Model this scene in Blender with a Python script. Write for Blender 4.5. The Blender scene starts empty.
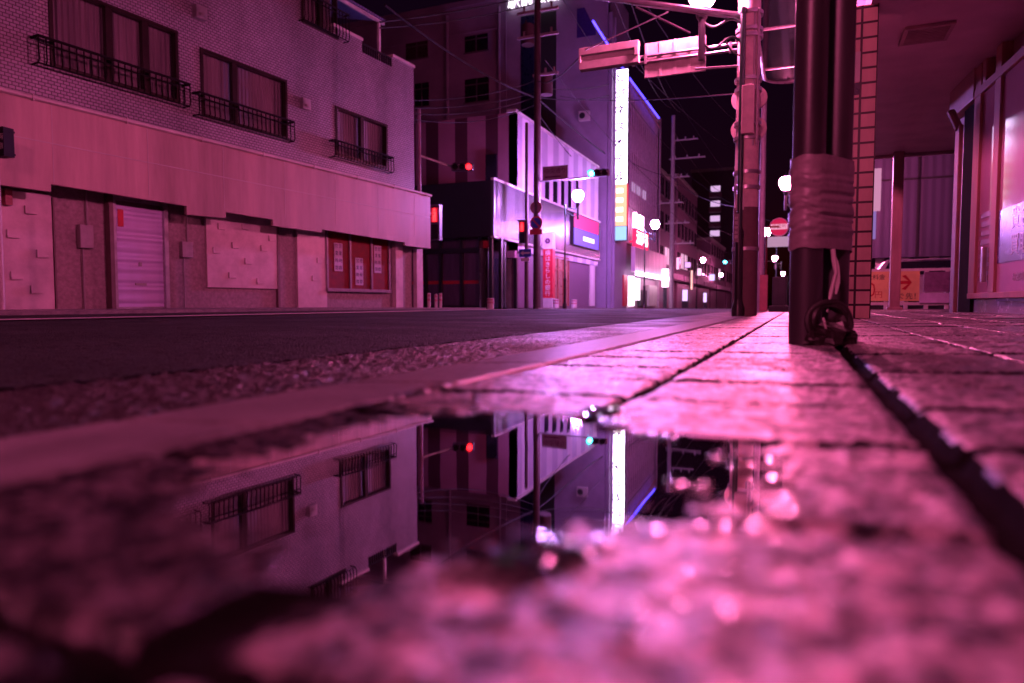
import bpy, math, random
import numpy as np
from mathutils import Matrix, Vector
random.seed(7)
rng = np.random.default_rng(11)
SC = bpy.context.scene
COL = SC.collection
V = Vector

# ------------------------------------------------------------------ camera model
FPX = 682.667
CAMH = 0.16
HOR = 304.0
TH = math.atan((341.5 - HOR) / FPX)
PHI = math.atan(288 / FPX * math.cos(TH))
CPOS = V((0, 0, CAMH))
FWD = V((-math.sin(PHI) * math.cos(TH), math.cos(PHI) * math.cos(TH), -math.sin(TH)))
RGT = V((math.cos(PHI), math.sin(PHI), 0))
UPV = RGT.cross(FWD)

def ray(u, v):
    return RGT * ((u - 512) / FPX) + UPV * (-(v - 341.5) / FPX) + FWD
def at(u, v, d):                      # point at depth d along the view axis
    return CPOS + ray(u, v) * d
def onX(u, v, X):
    r = ray(u, v); return CPOS + r * (X / r.x)
def onY(u, v, Y):
    r = ray(u, v); return CPOS + r * (Y / r.y)
def onZ(u, v, z):
    r = ray(u, v); return CPOS + r * ((z - CAMH) / r.z)

# ------------------------------------------------------------------ ground shape
KO, KI = -1.02, -0.70                 # kerb stone, outer and inner edge
def gy(Y):
    Y = np.asarray(Y, float); Yp = np.maximum(Y, -1.0)
    return -0.012 * Yp * np.exp(-np.maximum(Yp, 0) / 3.0) - 0.006 * np.maximum(Y - 15, 0)
def gx(X):
    return np.interp(X, [-200, -9.6, -6, -1.9, KO, KI, 0, 2.4, 200], [0.02, 0.02, 0.035, -0.018, -0.022, -0.008, 0, 0.066, 0.07])
def gnd(X, Y):
    return float(gx(X) + gy(Y))
def ghit(u, v):
    r = ray(u, v); t = 0.05; p = CPOS
    while t < 200:
        q = CPOS + r * t
        if q.z <= gnd(q.x, q.y): return V((q.x, q.y, gnd(q.x, q.y)))
        t *= 1.004
    return q

# ------------------------------------------------------------------ materials
MATS = {}
def nodes_of(name):
    m = bpy.data.materials.new(name); m.use_nodes = True
    nt = m.node_tree; b = nt.nodes['Principled BSDF']
    return m, nt, b
def N(nt, t, **kw):
    n = nt.nodes.new(t)
    for k, v in kw.items():
        if k in n.inputs: n.inputs[k].default_value = v
        else: setattr(n, k, v)
    return n
def pm(name, col, rough=.6, metal=0.0, var=.25, scale=5.0, bump=.15, fine=40.0, spec=.5, rvar=.15, streak=0.0):
    if name in MATS: return MATS[name]
    m, nt, b = nodes_of(name); L = nt.links.new
    tc = N(nt, 'ShaderNodeTexCoord')
    n1 = N(nt, 'ShaderNodeTexNoise', Scale=scale, Detail=6.0, Roughness=.65)
    n2 = N(nt, 'ShaderNodeTexNoise', Scale=fine, Detail=3.0)
    src = tc.outputs['Object']
    if streak:
        mp = N(nt, 'ShaderNodeMapping'); mp.inputs['Scale'].default_value = (1, 1, streak)
        L(src, mp.inputs['Vector']); L(mp.outputs['Vector'], n1.inputs['Vector'])
    else:
        L(src, n1.inputs['Vector'])
    L(src, n2.inputs['Vector'])
    mr = N(nt, 'ShaderNodeMapRange'); mr.inputs['From Min'].default_value = .3; mr.inputs['From Max'].default_value = .7
    mr.inputs['To Min'].default_value = 1 - var; mr.inputs['To Max'].default_value = 1 + var * .5
    L(n1.outputs['Fac'], mr.inputs['Value'])
    mx = N(nt, 'ShaderNodeVectorMath', operation='SCALE'); mx.inputs[0].default_value = col[:3]
    L(mr.outputs['Result'], mx.inputs['Scale']); L(mx.outputs['Vector'], b.inputs['Base Color'])
    rr = N(nt, 'ShaderNodeMapRange'); rr.inputs['To Min'].default_value = max(.03, rough - rvar); rr.inputs['To Max'].default_value = min(1, rough + rvar)
    L(n1.outputs['Fac'], rr.inputs['Value']); L(rr.outputs['Result'], b.inputs['Roughness'])
    b.inputs['Metallic'].default_value = metal; b.inputs['Specular IOR Level'].default_value = spec
    if bump:
        bp = N(nt, 'ShaderNodeBump', Strength=bump, Distance=.0025)
        L(n2.outputs['Fac'], bp.inputs['Height']); L(bp.outputs['Normal'], b.inputs['Normal'])
    MATS[name] = m
    return m
def em(name, col, s):
    if name in MATS: return MATS[name]
    m, nt, b = nodes_of(name)
    b.inputs['Base Color'].default_value = (.03, .03, .03, 1); b.inputs['Roughness'].default_value = .6
    b.inputs['Emission Color'].default_value = (*col, 1); b.inputs['Emission Strength'].default_value = s
    MATS[name] = m
    return m
def facade_coords(nt, sx=1, sz=1):
    tc = N(nt, 'ShaderNodeTexCoord'); sp = N(nt, 'ShaderNodeSeparateXYZ'); cb = N(nt, 'ShaderNodeCombineXYZ')
    nt.links.new(tc.outputs['Object'], sp.inputs[0]); nt.links.new(sp.outputs['X'], cb.inputs['X']); nt.links.new(sp.outputs['Z'], cb.inputs['Y'])
    return tc, cb.outputs[0]
def tile_mat(name, c1, c2, mortar, w, h, msize, off=.5, rough=.35):
    if name in MATS: return MATS[name]
    m, nt, b = nodes_of(name); L = nt.links.new
    tc, co = facade_coords(nt)
    br = N(nt, 'ShaderNodeTexBrick', Scale=1.0); br.offset = off
    br.inputs['Color1'].default_value = (*c1, 1); br.inputs['Color2'].default_value = (*c2, 1); br.inputs['Mortar'].default_value = (*mortar, 1)
    br.inputs['Mortar Size'].default_value = msize; br.inputs['Brick Width'].default_value = w; br.inputs['Row Height'].default_value = h
    br.inputs['Mortar Smooth'].default_value = .1
    L(co, br.inputs['Vector'])
    n1 = N(nt, 'ShaderNodeTexNoise', Scale=.45, Detail=7.0, Roughness=.7); mp = N(nt, 'ShaderNodeMapping'); mp.inputs['Scale'].default_value = (1.6, 1, .45)
    L(tc.outputs['Object'], mp.inputs['Vector']); L(mp.outputs['Vector'], n1.inputs['Vector'])
    mr = N(nt, 'ShaderNodeMapRange'); mr.inputs['From Min'].default_value = .35; mr.inputs['From Max'].default_value = .62; mr.inputs['To Min'].default_value = .5; mr.inputs['To Max'].default_value = 1.0
    L(n1.outputs['Fac'], mr.inputs['Value'])
    mx = N(nt, 'ShaderNodeVectorMath', operation='SCALE'); L(br.outputs['Color'], mx.inputs[0]); L(mr.outputs['Result'], mx.inputs['Scale'])
    L(mx.outputs['Vector'], b.inputs['Base Color']); b.inputs['Roughness'].default_value = rough
    bp = N(nt, 'ShaderNodeBump', Strength=.5, Distance=.006); bp.invert = True
    L(br.outputs['Fac'], bp.inputs['Height']); L(bp.outputs['Normal'], b.inputs['Normal'])
    MATS[name] = m
    return m
def rib_mat(name, col, pitch, rough=.4, metal=.0, depth=.02, var=.25, axis='X', dark=.75):
    if name in MATS: return MATS[name]
    m, nt, b = nodes_of(name); L = nt.links.new
    tc = N(nt, 'ShaderNodeTexCoord'); sp = N(nt, 'ShaderNodeSeparateXYZ'); L(tc.outputs['Object'], sp.inputs[0])
    mu = N(nt, 'ShaderNodeMath', operation='MULTIPLY'); mu.inputs[1].default_value = 2 * math.pi / pitch; L(sp.outputs[axis], mu.inputs[0])
    sn = N(nt, 'ShaderNodeMath', operation='SINE'); L(mu.outputs[0], sn.inputs[0])
    bp = N(nt, 'ShaderNodeBump', Strength=.8, Distance=depth); L(sn.outputs[0], bp.inputs['Height']); L(bp.outputs['Normal'], b.inputs['Normal'])
    n1 = N(nt, 'ShaderNodeTexNoise', Scale=.9, Detail=6.0); mp = N(nt, 'ShaderNodeMapping'); mp.inputs['Scale'].default_value = (2, 2, .3)
    L(tc.outputs['Object'], mp.inputs['Vector']); L(mp.outputs['Vector'], n1.inputs['Vector'])
    mr = N(nt, 'ShaderNodeMapRange'); mr.inputs['From Min'].default_value = .3; mr.inputs['From Max'].default_value = .7; mr.inputs['To Min'].default_value = 1 - var; mr.inputs['To Max'].default_value = 1.1
    L(n1.outputs['Fac'], mr.inputs['Value'])
    mx = N(nt, 'ShaderNodeVectorMath', operation='SCALE'); mx.inputs[0].default_value = col; L(mr.outputs['Result'], mx.inputs['Scale'])
    L(mx.outputs['Vector'], b.inputs['Base Color']); b.inputs['Roughness'].default_value = rough; b.inputs['Metallic'].default_value = metal
    MATS[name] = m
    return m
def stripe_mat(name, ca, cb, edges, rough=.5):
    """vertical painted stripes at given x positions (object space), alternating ca / cb"""
    m, nt, b = nodes_of(name); L = nt.links.new
    tc = N(nt, 'ShaderNodeTexCoord'); sp = N(nt, 'ShaderNodeSeparateXYZ'); L(tc.outputs['Object'], sp.inputs[0])
    lo, hi = edges[0], edges[-1]
    mr = N(nt, 'ShaderNodeMapRange'); mr.inputs['From Min'].default_value = lo; mr.inputs['From Max'].default_value = hi
    L(sp.outputs['X'], mr.inputs['Value'])
    cr = N(nt, 'ShaderNodeValToRGB'); cr.color_ramp.interpolation = 'CONSTANT'
    el = cr.color_ramp.elements
    el[0].position = 0; el[0].color = (*ca, 1)
    el[1].position = (edges[1] - lo) / (hi - lo); el[1].color = (*cb, 1)
    for i, e in enumerate(edges[2:-1]):
        q = el.new((e - lo) / (hi - lo)); q.color = (*(ca if i % 2 == 0 else cb), 1)
    L(mr.outputs['Result'], cr.inputs['Fac'])
    n1 = N(nt, 'ShaderNodeTexNoise', Scale=1.2, Detail=6.0); L(tc.outputs['Object'], n1.inputs['Vector'])
    m2 = N(nt, 'ShaderNodeMapRange'); m2.inputs['To Min'].default_value = .7; m2.inputs['To Max'].default_value = 1.15; L(n1.outputs['Fac'], m2.inputs['Value'])
    mx = N(nt, 'ShaderNodeVectorMath', operation='SCALE'); L(cr.outputs['Color'], mx.inputs[0]); L(m2.outputs['Result'], mx.inputs['Scale'])
    L(mx.outputs['Vector'], b.inputs['Base Color']); b.inputs['Roughness'].default_value = rough
    return m

# ------------------------------------------------------------------ mesh builder
WM = {}                                # world matrix of every object that is a parent
class MB:
    def __init__(s, M=None): s.v = []; s.f = []; s.st = []; s.M = M or Matrix()
    def add(s, vs, fs):
        o = len(s.v); s.st.append((o, len(s.f))); s.v += [s.M @ V(p) for p in vs]; s.f += [tuple(i + o for i in f) for f in fs]; return s
    def box(s, x0, x1, y0, y1, z0, z1):
        if x0 > x1: x0, x1 = x1, x0
        if y0 > y1: y0, y1 = y1, y0
        if z0 > z1: z0, z1 = z1, z0
        return s.add([(x0,y0,z0),(x1,y0,z0),(x1,y1,z0),(x0,y1,z0),(x0,y0,z1),(x1,y0,z1),(x1,y1,z1),(x0,y1,z1)],
                     [(0,3,2,1),(4,5,6,7),(0,1,5,4),(1,2,6,5),(2,3,7,6),(3,0,4,7)])
    def prism(s, poly, y0, y1):         # polygon in x,z extruded along y
        n = len(poly); a = sum(poly[i][0]*poly[(i+1)%n][1]-poly[(i+1)%n][0]*poly[i][1] for i in range(n))
        if a < 0: poly = poly[::-1]
        vs = [(x, y0, z) for x, z in poly] + [(x, y1, z) for x, z in poly]
        fs = [tuple(range(n)), tuple(range(2*n-1, n-1, -1))] + [(i, i+n, (i+1)%n+n, (i+1)%n) for i in range(n)]
        return s.add(vs, fs)
    def tube(s, pts, r, n=8, cap=True):
        pts = [V(p) for p in pts]; k = len(pts); rs = r if isinstance(r, (list, tuple)) else [r]*k
        vs = []; prev = None
        for i, p in enumerate(pts):
            t = (pts[min(i+1,k-1)] - pts[max(i-1,0)]).normalized()
            ref = prev if prev is not None else (V((0,0,1)) if abs(t.z) < .9 else V((1,0,0)))
            a = (ref - t * ref.dot(t)); a = a.normalized() if a.length > 1e-6 else t.orthogonal().normalized()
            prev = a; b = t.cross(a)
            for j in range(n):
                q = 2*math.pi*j/n; vs.append(p + (a*math.cos(q) + b*math.sin(q)) * rs[i])
        fs = [(i*n+j, i*n+(j+1)%n, (i+1)*n+(j+1)%n, (i+1)*n+j) for i in range(k-1) for j in range(n)]
        if cap: fs += [tuple(range(n-1,-1,-1)), tuple(range((k-1)*n, k*n))]
        return s.add(vs, fs)
    def cyl(s, p0, p1, r, n=16): return s.tube([p0, p1], r, n)
    def lathe(s, prof, c=(0,0,0), n=20):
        vs = [(c[0]+r*math.cos(2*math.pi*j/n), c[1]+r*math.sin(2*math.pi*j/n), c[2]+z) for r, z in prof for j in range(n)]
        k = len(prof)
        fs = [(i*n+j, i*n+(j+1)%n, (i+1)*n+(j+1)%n, (i+1)*n+j) for i in range(k-1) for j in range(n)]
        fs += [tuple(range(n-1,-1,-1)), tuple(range((k-1)*n, k*n))]
        return s.add(vs, fs)
    def text(s, body, size, c, axx=(1,0,0), axz=(0,0,1), vertical=False, depth=.004, gap=1.08, sx=1.0, bold=0.0):
        """lettering centred at c, reading along axx, up along axz"""
        X = V(axx).normalized(); Z = V(axz).normalized(); Nn = X.cross(Z)
        rows = [(ch, i) for i, ch in enumerate(body)] if vertical else [(body, 0)]
        for b, i in rows:
            cu = bpy.data.curves.new('t', 'FONT'); cu.body = b; cu.size = size; cu.align_x = 'CENTER'; cu.align_y = 'CENTER'; cu.extrude = depth; cu.resolution_u = 2; cu.offset = bold*size
            o = bpy.data.objects.new('t', cu); COL.objects.link(o)
            dg = bpy.context.evaluated_depsgraph_get(); me = bpy.data.meshes.new_from_object(o.evaluated_get(dg))
            off = ((len(body)-1)/2 - i) * size * gap if vertical else 0
            vs = [V(c) + X*p.co.x*sx + Z*(p.co.y + off) + Nn*p.co.z for p in me.vertices]
            s.add(vs, [tuple(p.vertices) for p in me.polygons])
            bpy.data.objects.remove(o); bpy.data.curves.remove(cu); bpy.data.meshes.remove(me)
        return s
    def build(s, name, mat, parent=None, smooth=False, bevel=0, label=None, frame=None):
        me = bpy.data.meshes.new(name)
        W = WM[parent] if parent is not None else (frame or Matrix())
        I = W.inverted()
        me.from_pydata([I @ p for p in s.v], [], s.f); me.update()
        o = bpy.data.objects.new(name, me); COL.objects.link(o); me.materials.append(mat)
        if parent is not None: o.parent = parent
        else: o.matrix_world = W
        WM[o] = W
        if smooth:
            me.polygons.foreach_set('use_smooth', [True]*len(me.polygons))
            try: me.set_sharp_from_angle(angle=math.radians(40))
            except Exception: pass
        if bevel:
            bm = o.modifiers.new('bevel', 'BEVEL'); bm.width = bevel; bm.segments = 2; bm.limit_method = 'ANGLE'
        if label: o['label'] = label
        return o
def each(mb, name, mat, parent, **kw):
    out = []
    for k, (a, b_) in enumerate(zip(mb.st, mb.st[1:]+[(len(mb.v), len(mb.f))])):
        q = MB(); q.v = mb.v[a[0]:b_[0]]; q.f = [tuple(i-a[0] for i in f) for f in mb.f[a[1]:b_[1]]]; out.append(q.build(name, mat, parent, **kw))
    return out
def tag(o, label=None, cat=None, group=None, kind=None):
    for k, v in (('label', label), ('category', cat), ('group', group), ('kind', kind)):
        if v: o[k] = v
    return o
def thing(name, label, cat, M=None, group=None):
    o = bpy.data.objects.new(name, None); COL.objects.link(o); o.empty_display_size = .2
    M = M or Matrix()
    if isinstance(M, (tuple, Vector)): M = Matrix.Translation(V(M))
    o.matrix_world = M; WM[o] = M.copy()
    return tag(o, label, cat, group)
def copy_tree(o, parent=None):
    c = o.copy(); COL.objects.link(c)
    if parent is not None: c.parent = parent
    for ch in [k for k in bpy.data.objects if k.parent == o]: copy_tree(ch, c)
    return c
class Fr:
    """facade frame: x runs right for a viewer in front of the wall, y goes into the wall, z is up"""
    def __init__(s, org, right):
        r = V((right[0], right[1], 0)).normalized(); s.o = V(org); s.r = r; s.n = V((0,0,1)).cross(r)
        s.M = Matrix(((r.x, s.n.x, 0, org[0]), (r.y, s.n.y, 0, org[1]), (0, 0, 1, org[2]), (0,0,0,1))); s.I = s.M.inverted()
    def px(s, u, v, out=0.0):
        d = ray(u, v); o = s.o - s.n * out
        t = (o - CPOS).dot(s.n) / d.dot(s.n); p = s.I @ (CPOS + d*t)
        return p.x, p.z
    def rect(s, u0, vt, vb, u1, out=0.0):   # left edge spans vt..vb at u0; right edge at u1
        x0, z1 = s.px(u0, vt, out); _, z0 = s.px(u0, vb, out); x1, _ = s.px(u1, (vt+vb)/2, out)
        return x0, x1, z0, z1
def dcurve(p0, p1, sag, n=14):
    p0, p1 = V(p0), V(p1)
    return [p0.lerp(p1, i/n) - V((0,0,1))*sag*4*(i/n)*(1-i/n) for i in range(n+1)]

# ------------------------------------------------------------------ common materials
white_paint = pm('white_paint', (.62,.6,.58), .5)
pale_panel = pm('pale_panel', (.5,.47,.46), .5, var=.3, scale=1.5, streak=.3)
dark_metal = pm('dark_metal', (.03,.03,.035), .4, .3)
black_paint = pm('black_paint', (.012,.012,.014), .35)
steel = pm('galvanised_steel', (.45,.45,.46), .35, .7, var=.3)
green_paint = pm('dark_green_paint', (.015,.05,.035), .35)
concrete = pm('concrete', (.33,.32,.31), .75, var=.35, scale=2.5, bump=.4)
glass_dark = pm('dark_glass', (.015,.012,.02), .08, var=.2, scale=1.0, bump=0, rvar=.04)
red_paint = pm('red_paint', (.5,.02,.04), .4)
PINK = (1.0, .17, .34)
LILAC = (.62, .26, 1.0)
lamp_glow = em('lamp_glow_pink', (1.0, .14, .40), 850)
lamp_lilac = em('lamp_glow_lilac', (.62, .24, 1.0), 1250)
lamp_added = em('lamp_glow_added', (1.0, .13, .34), 860)
lamp_strong = em('lamp_glow_strong', (1.0, .14, .36), 1400)
lamp_dim = em('lamp_glow_far', (1.0, .2, .5), 350)

# ------------------------------------------------------------------ noise helpers for relief
def hash2(i, j, s):
    h = (i.astype(np.int64)*374761393 + j.astype(np.int64)*668265263 + s*974711) & 0x7fffffff
    h = ((h ^ (h >> 13)) * 1274126177) & 0x7fffffff
    return ((h ^ (h >> 16)) & 0xffff) / 65535.0
def vnoise(x, y, s=0):
    i = np.floor(x); j = np.floor(y); a = x-i; b = y-j; a = a*a*(3-2*a); b = b*b*(3-2*b)
    n = lambda p, q: hash2(i+p, j+q, s)
    return (n(0,0)*(1-a)+n(1,0)*a)*(1-b) + (n(0,1)*(1-a)+n(1,1)*a)*b
def fbm(x, y, o=3, s=0):
    t = 0; a = .5
    for k in range(o): t = t + a*vnoise(x, y, s+k*17); x = x*2.03; y = y*2.03; a *= .5
    return t
def smooth(e0, e1, x):
    t = np.clip((x-e0)/(e1-e0), 0, 1); return t*t*(3-2*t)
def grid_obj(name, xs, ys, zf, mat, kind='structure', second=None):
    X, Y = np.meshgrid(xs, ys); Z = zf(X, Y)
    nx, ny = len(xs), len(ys)
    co = np.stack([X, Y, Z], -1).reshape(-1, 3).astype(np.float32)
    idx = np.arange(nx*ny).reshape(ny, nx)
    q = np.stack([idx[:-1,:-1], idx[:-1,1:], idx[1:,1:], idx[1:,:-1]], -1).reshape(-1).astype(np.int32)
    me = bpy.data.meshes.new(name); nf = len(q)//4
    me.vertices.add(len(co)); me.vertices.foreach_set('co', co.ravel())
    me.loops.add(len(q)); me.loops.foreach_set('vertex_index', q)
    me.polygons.add(nf); me.polygons.foreach_set('loop_start', np.arange(0, len(q), 4, dtype=np.int32)); me.polygons.foreach_set('loop_total', np.full(nf, 4, dtype=np.int32))
    me.polygons.foreach_set('use_smooth', np.ones(nf, dtype=bool)); me.update(); me.validate()
    if second:
        me.materials.append(mat); me.materials.append(second[0])
        me.polygons.foreach_set('material_index', second[1](.25*(X[:-1,:-1]+X[:-1,1:]+X[1:,1:]+X[1:,:-1]), .25*(Y[:-1,:-1]+Y[:-1,1:]+Y[1:,1:]+Y[1:,:-1])).astype(np.int32).ravel())
        mat = None
    o = bpy.data.objects.new(name, me); COL.objects.link(o)
    if mat: me.materials.append(mat)
    o['kind'] = kind
    return o
def spaced(a, b, d0, growth):
    out = [a]; d = d0
    while out[-1] < b: out.append(out[-1]+d); d = min(d*growth, 1.5)
    out[-1] = b
    return np.array(out)

# ------------------------------------------------------------------ puddle outline (ground metres)
ZW = -0.0150
PUD_PX = [(200,490),(235,462),(300,440),(400,419),(520,411),(600,423),(690,436),(765,453),(806,476),(780,499),(700,511),(620,521),(565,543),(500,550),(440,558),(380,562),(310,557),(245,547),(206,526)]
PUD = [(onZ(u, v, ZW).x, onZ(u, v, ZW).y) for u, v in PUD_PX]
def sdist(X, Y):                       # signed distance, negative inside the puddle
    d = np.full(X.shape, 1e9); ins = np.zeros(X.shape, bool); n = len(PUD)
    for i in range(n):
        ax, ay = PUD[i]; bx, by = PUD[(i+1)%n]; ex, ey = bx-ax, by-ay
        t = np.clip(((X-ax)*ex+(Y-ay)*ey)/(ex*ex+ey*ey+1e-12), 0, 1)
        d = np.minimum(d, np.hypot(X-ax-t*ex, Y-ay-t*ey))
        c = ((ay > Y) != (by > Y)) & (X < (bx-ax)*(Y-ay)/(by-ay+1e-12)+ax); ins ^= c
    return np.where(ins, -d, d)

JX = [KI, -0.283, 0.155, 0.555, 0.975, 1.395, 1.815]
JW = [.012, .011, .019, .007, .007, .007, .007]
def joint_d(X, Y):
    m = np.zeros(X.shape, bool)
    for x, w_ in zip(JX, JW):
        wob = (vnoise(Y*14, X*0+x*7, 4)-.5)*.004
        m |= np.abs(X-x+wob) < w_*1.15*(1+1.1*(x == JX[1])*(1-smooth(.55, 1.0, Y)))
    r = (Y-ROW0)/ROW; d = np.abs(r-np.round(r))*ROW + (vnoise(X*16, np.round(r)*3, 6)-.5)*.006
    return m | (d < .014)
ROW = 0.337; ROW0 = 0.56
def pave_z(X, Y):
    z = gx(X) + gy(Y)
    near = (Y < 3.0)
    s = np.full(X.shape, 9.0); s[near] = sdist(X[near], Y[near])
    s = s + (fbm(X*26, Y*26, 3, 5)-.44)*.03
    rim = np.where(s < 0, np.maximum(s*.05, -.007), np.minimum(s*.06, .01))
    w = 1-smooth(.05, .3, s)
    zw = ZW + rim
    z = z*(1-w) + zw*w
    # stone relief
    amp = np.clip(1.3-Y/9, .25, 1)
    g = (fbm(X*75, Y*75, 3, 1)-.44)*.0058 + (fbm(X*9, Y*9, 2, 9)-.38)*.003 + (vnoise(X*170, Y*170, 3)-.5)*.0042*(Y < 6)
    z = z + g*amp
    # joints
    for x, w_ in zip(JX, JW):
        wob = (vnoise(Y*14, X*0+x*7, 4)-.5)*.004
        w_ = w_*(1+1.1*(x == JX[1])*(1-smooth(.55, 1.0, Y))); d = np.abs(X-x+wob); z = z - (.013+.006*(x == JX[2]))*(1-smooth(w_*.6, w_*1.25, d)) - .003*(1-smooth(w_, w_*2.2, d))
    r = (Y-ROW0)/ROW; d = np.abs(r-np.round(r))*ROW + (vnoise(X*16, np.round(r)*3, 6)-.5)*.006
    z = z - .012*(1-smooth(.010, .016, d)) - .002*(1-smooth(.008, .02, d))
    # slabs sit a little unevenly
    ci = np.searchsorted(np.array(JX), X); ri = np.floor(r)
    z = z + (hash2(ci, ri, 31)-.5)*.004*(s > .12)
    return z
def stone_mat():
    m, nt, b = nodes_of('wet_granite_paving'); L = nt.links.new
    tc = N(nt, 'ShaderNodeTexCoord'); o = tc.outputs['Object']
    n1 = N(nt, 'ShaderNodeTexNoise', Scale=24.0, Detail=6.0, Roughness=.78); n2 = N(nt, 'ShaderNodeTexNoise', Scale=3.2, Detail=5.0, Roughness=.6)
    vo = N(nt, 'ShaderNodeTexVoronoi', Scale=130.0); nb = N(nt, 'ShaderNodeTexNoise', Scale=320.0, Detail=3.0)
    for n in (n1, n2, vo, nb): L(o, n.inputs['Vector'])
    cr = N(nt, 'ShaderNodeValToRGB'); e = cr.color_ramp.elements; e[0].position = .455; e[0].color = (.01,.008,.01,1); e[1].position = .58; e[1].color = (.72,.65,.67,1)
    q = e.new(.48); q.color = (.17,.155,.16,1)
    L(n1.outputs['Fac'], cr.inputs['Fac'])
    cr2 = N(nt, 'ShaderNodeValToRGB'); e = cr2.color_ramp.elements; e[0].position = .35; e[0].color = (.5,.48,.5,1); e[1].position = .65; e[1].color = (1.1,1.05,1.05,1)
    L(n2.outputs['Fac'], cr2.inputs['Fac'])
    mx = N(nt, 'ShaderNodeVectorMath', operation='MULTIPLY'); L(cr.outputs['Color'], mx.inputs[0]); L(cr2.outputs['Color'], mx.inputs[1])
    vm = N(nt, 'ShaderNodeMapRange'); vm.inputs['To Min'].default_value = .35; vm.inputs['To Max'].default_value = 1.5; L(vo.outputs['Color'], vm.inputs['Value'])
    mx0 = mx; mx = N(nt, 'ShaderNodeVectorMath', operation='SCALE'); L(mx0.outputs['Vector'], mx.inputs[0]); L(vm.outputs['Result'], mx.inputs['Scale'])
    rr = N(nt, 'ShaderNodeMapRange'); rr.inputs['From Min'].default_value = .35; rr.inputs['From Max'].default_value = .65; rr.inputs['To Min'].default_value = .3; rr.inputs['To Max'].default_value = .6
    L(n2.outputs['Fac'], rr.inputs['Value'])
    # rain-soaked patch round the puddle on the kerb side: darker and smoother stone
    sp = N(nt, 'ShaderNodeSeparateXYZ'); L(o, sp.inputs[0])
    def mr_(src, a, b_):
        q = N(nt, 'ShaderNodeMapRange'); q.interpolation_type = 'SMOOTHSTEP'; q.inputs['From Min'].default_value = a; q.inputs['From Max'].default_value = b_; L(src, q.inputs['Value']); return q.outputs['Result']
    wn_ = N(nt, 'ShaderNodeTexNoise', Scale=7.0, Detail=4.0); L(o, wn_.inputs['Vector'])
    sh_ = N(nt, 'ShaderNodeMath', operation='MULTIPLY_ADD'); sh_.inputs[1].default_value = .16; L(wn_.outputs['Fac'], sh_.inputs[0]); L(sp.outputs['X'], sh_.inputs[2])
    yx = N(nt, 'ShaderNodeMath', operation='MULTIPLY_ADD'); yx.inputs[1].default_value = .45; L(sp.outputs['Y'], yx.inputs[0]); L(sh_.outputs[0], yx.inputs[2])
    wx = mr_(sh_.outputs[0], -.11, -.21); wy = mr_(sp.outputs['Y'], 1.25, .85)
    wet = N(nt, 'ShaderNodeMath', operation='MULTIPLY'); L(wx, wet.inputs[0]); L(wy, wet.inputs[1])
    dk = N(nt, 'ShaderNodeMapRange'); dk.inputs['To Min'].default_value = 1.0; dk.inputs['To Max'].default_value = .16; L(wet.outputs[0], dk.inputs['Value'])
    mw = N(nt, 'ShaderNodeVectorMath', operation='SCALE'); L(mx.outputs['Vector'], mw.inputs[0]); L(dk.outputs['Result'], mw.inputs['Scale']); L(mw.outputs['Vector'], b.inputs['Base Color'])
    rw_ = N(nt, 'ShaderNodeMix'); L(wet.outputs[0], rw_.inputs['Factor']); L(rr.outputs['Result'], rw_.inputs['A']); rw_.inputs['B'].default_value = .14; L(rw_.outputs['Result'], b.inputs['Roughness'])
    cw = N(nt, 'ShaderNodeMapRange'); cw.inputs['From Min'].default_value = .46; cw.inputs['From Max'].default_value = .58; L(n1.outputs['Fac'], cw.inputs['Value']); L(cw.outputs['Result'], b.inputs['Coat Weight'])
    b.inputs['Coat Roughness'].default_value = .2; b.inputs['Coat IOR'].default_value = 1.36
    bp = N(nt, 'ShaderNodeBump', Strength=.9, Distance=.004); ba = N(nt, 'ShaderNodeMath', operation='MULTIPLY_ADD'); ba.inputs[1].default_value = .35; L(nb.outputs['Fac'], ba.inputs[0]); L(n1.outputs['Fac'], ba.inputs[2]); L(ba.outputs[0], bp.inputs['Height']); L(bp.outputs['Normal'], b.inputs['Normal']); L(bp.outputs['Normal'], b.inputs['Coat Normal'])
    return m
def asphalt_mat(name, base, lo, hi, bscale=160.0, bdist=.006, spec=.5):
    m, nt, b = nodes_of(name); b.inputs['Specular IOR Level'].default_value = spec; L = nt.links.new
    tc = N(nt, 'ShaderNodeTexCoord'); o = tc.outputs['Object']
    vo = N(nt, 'ShaderNodeTexVoronoi', Scale=bscale); n2 = N(nt, 'ShaderNodeTexNoise', Scale=1.3, Detail=6.0); nb = N(nt, 'ShaderNodeTexNoise', Scale=bscale*2, Detail=3.0)
    for n in (vo, n2, nb): L(o, n.inputs['Vector'])
    mr = N(nt, 'ShaderNodeMapRange'); mr.inputs['To Min'].default_value = .25; mr.inputs['To Max'].default_value = 2.0; L(vo.outputs['Color'], mr.inputs['Value'])
    mx = N(nt, 'ShaderNodeVectorMath', operation='SCALE'); mx.inputs[0].default_value = base; L(mr.outputs['Result'], mx.inputs['Scale']); L(mx.outputs['Vector'], b.inputs['Base Color'])
    rr = N(nt, 'ShaderNodeMapRange'); rr.inputs['From Min'].default_value = .35; rr.inputs['From Max'].default_value = .65; rr.inputs['To Min'].default_value = lo; rr.inputs['To Max'].default_value = hi
    L(n2.outputs['Fac'], rr.inputs['Value']); L(rr.outputs['Result'], b.inputs['Roughness'])
    ad = N(nt, 'ShaderNodeMath', operation='MULTIPLY_ADD'); ad.inputs[1].default_value = -1.0; L(vo.outputs['Distance'], ad.inputs[0]); L(nb.outputs['Fac'], ad.inputs[2])
    bp = N(nt, 'ShaderNodeBump', Strength=.8, Distance=bdist); L(ad.outputs[0], bp.inputs['Height']); L(bp.outputs['Normal'], b.inputs['Normal'])
    return m
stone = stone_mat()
asph_near = asphalt_mat('coarse_wet_asphalt', (.018,.014,.016), .3, .6)
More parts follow.
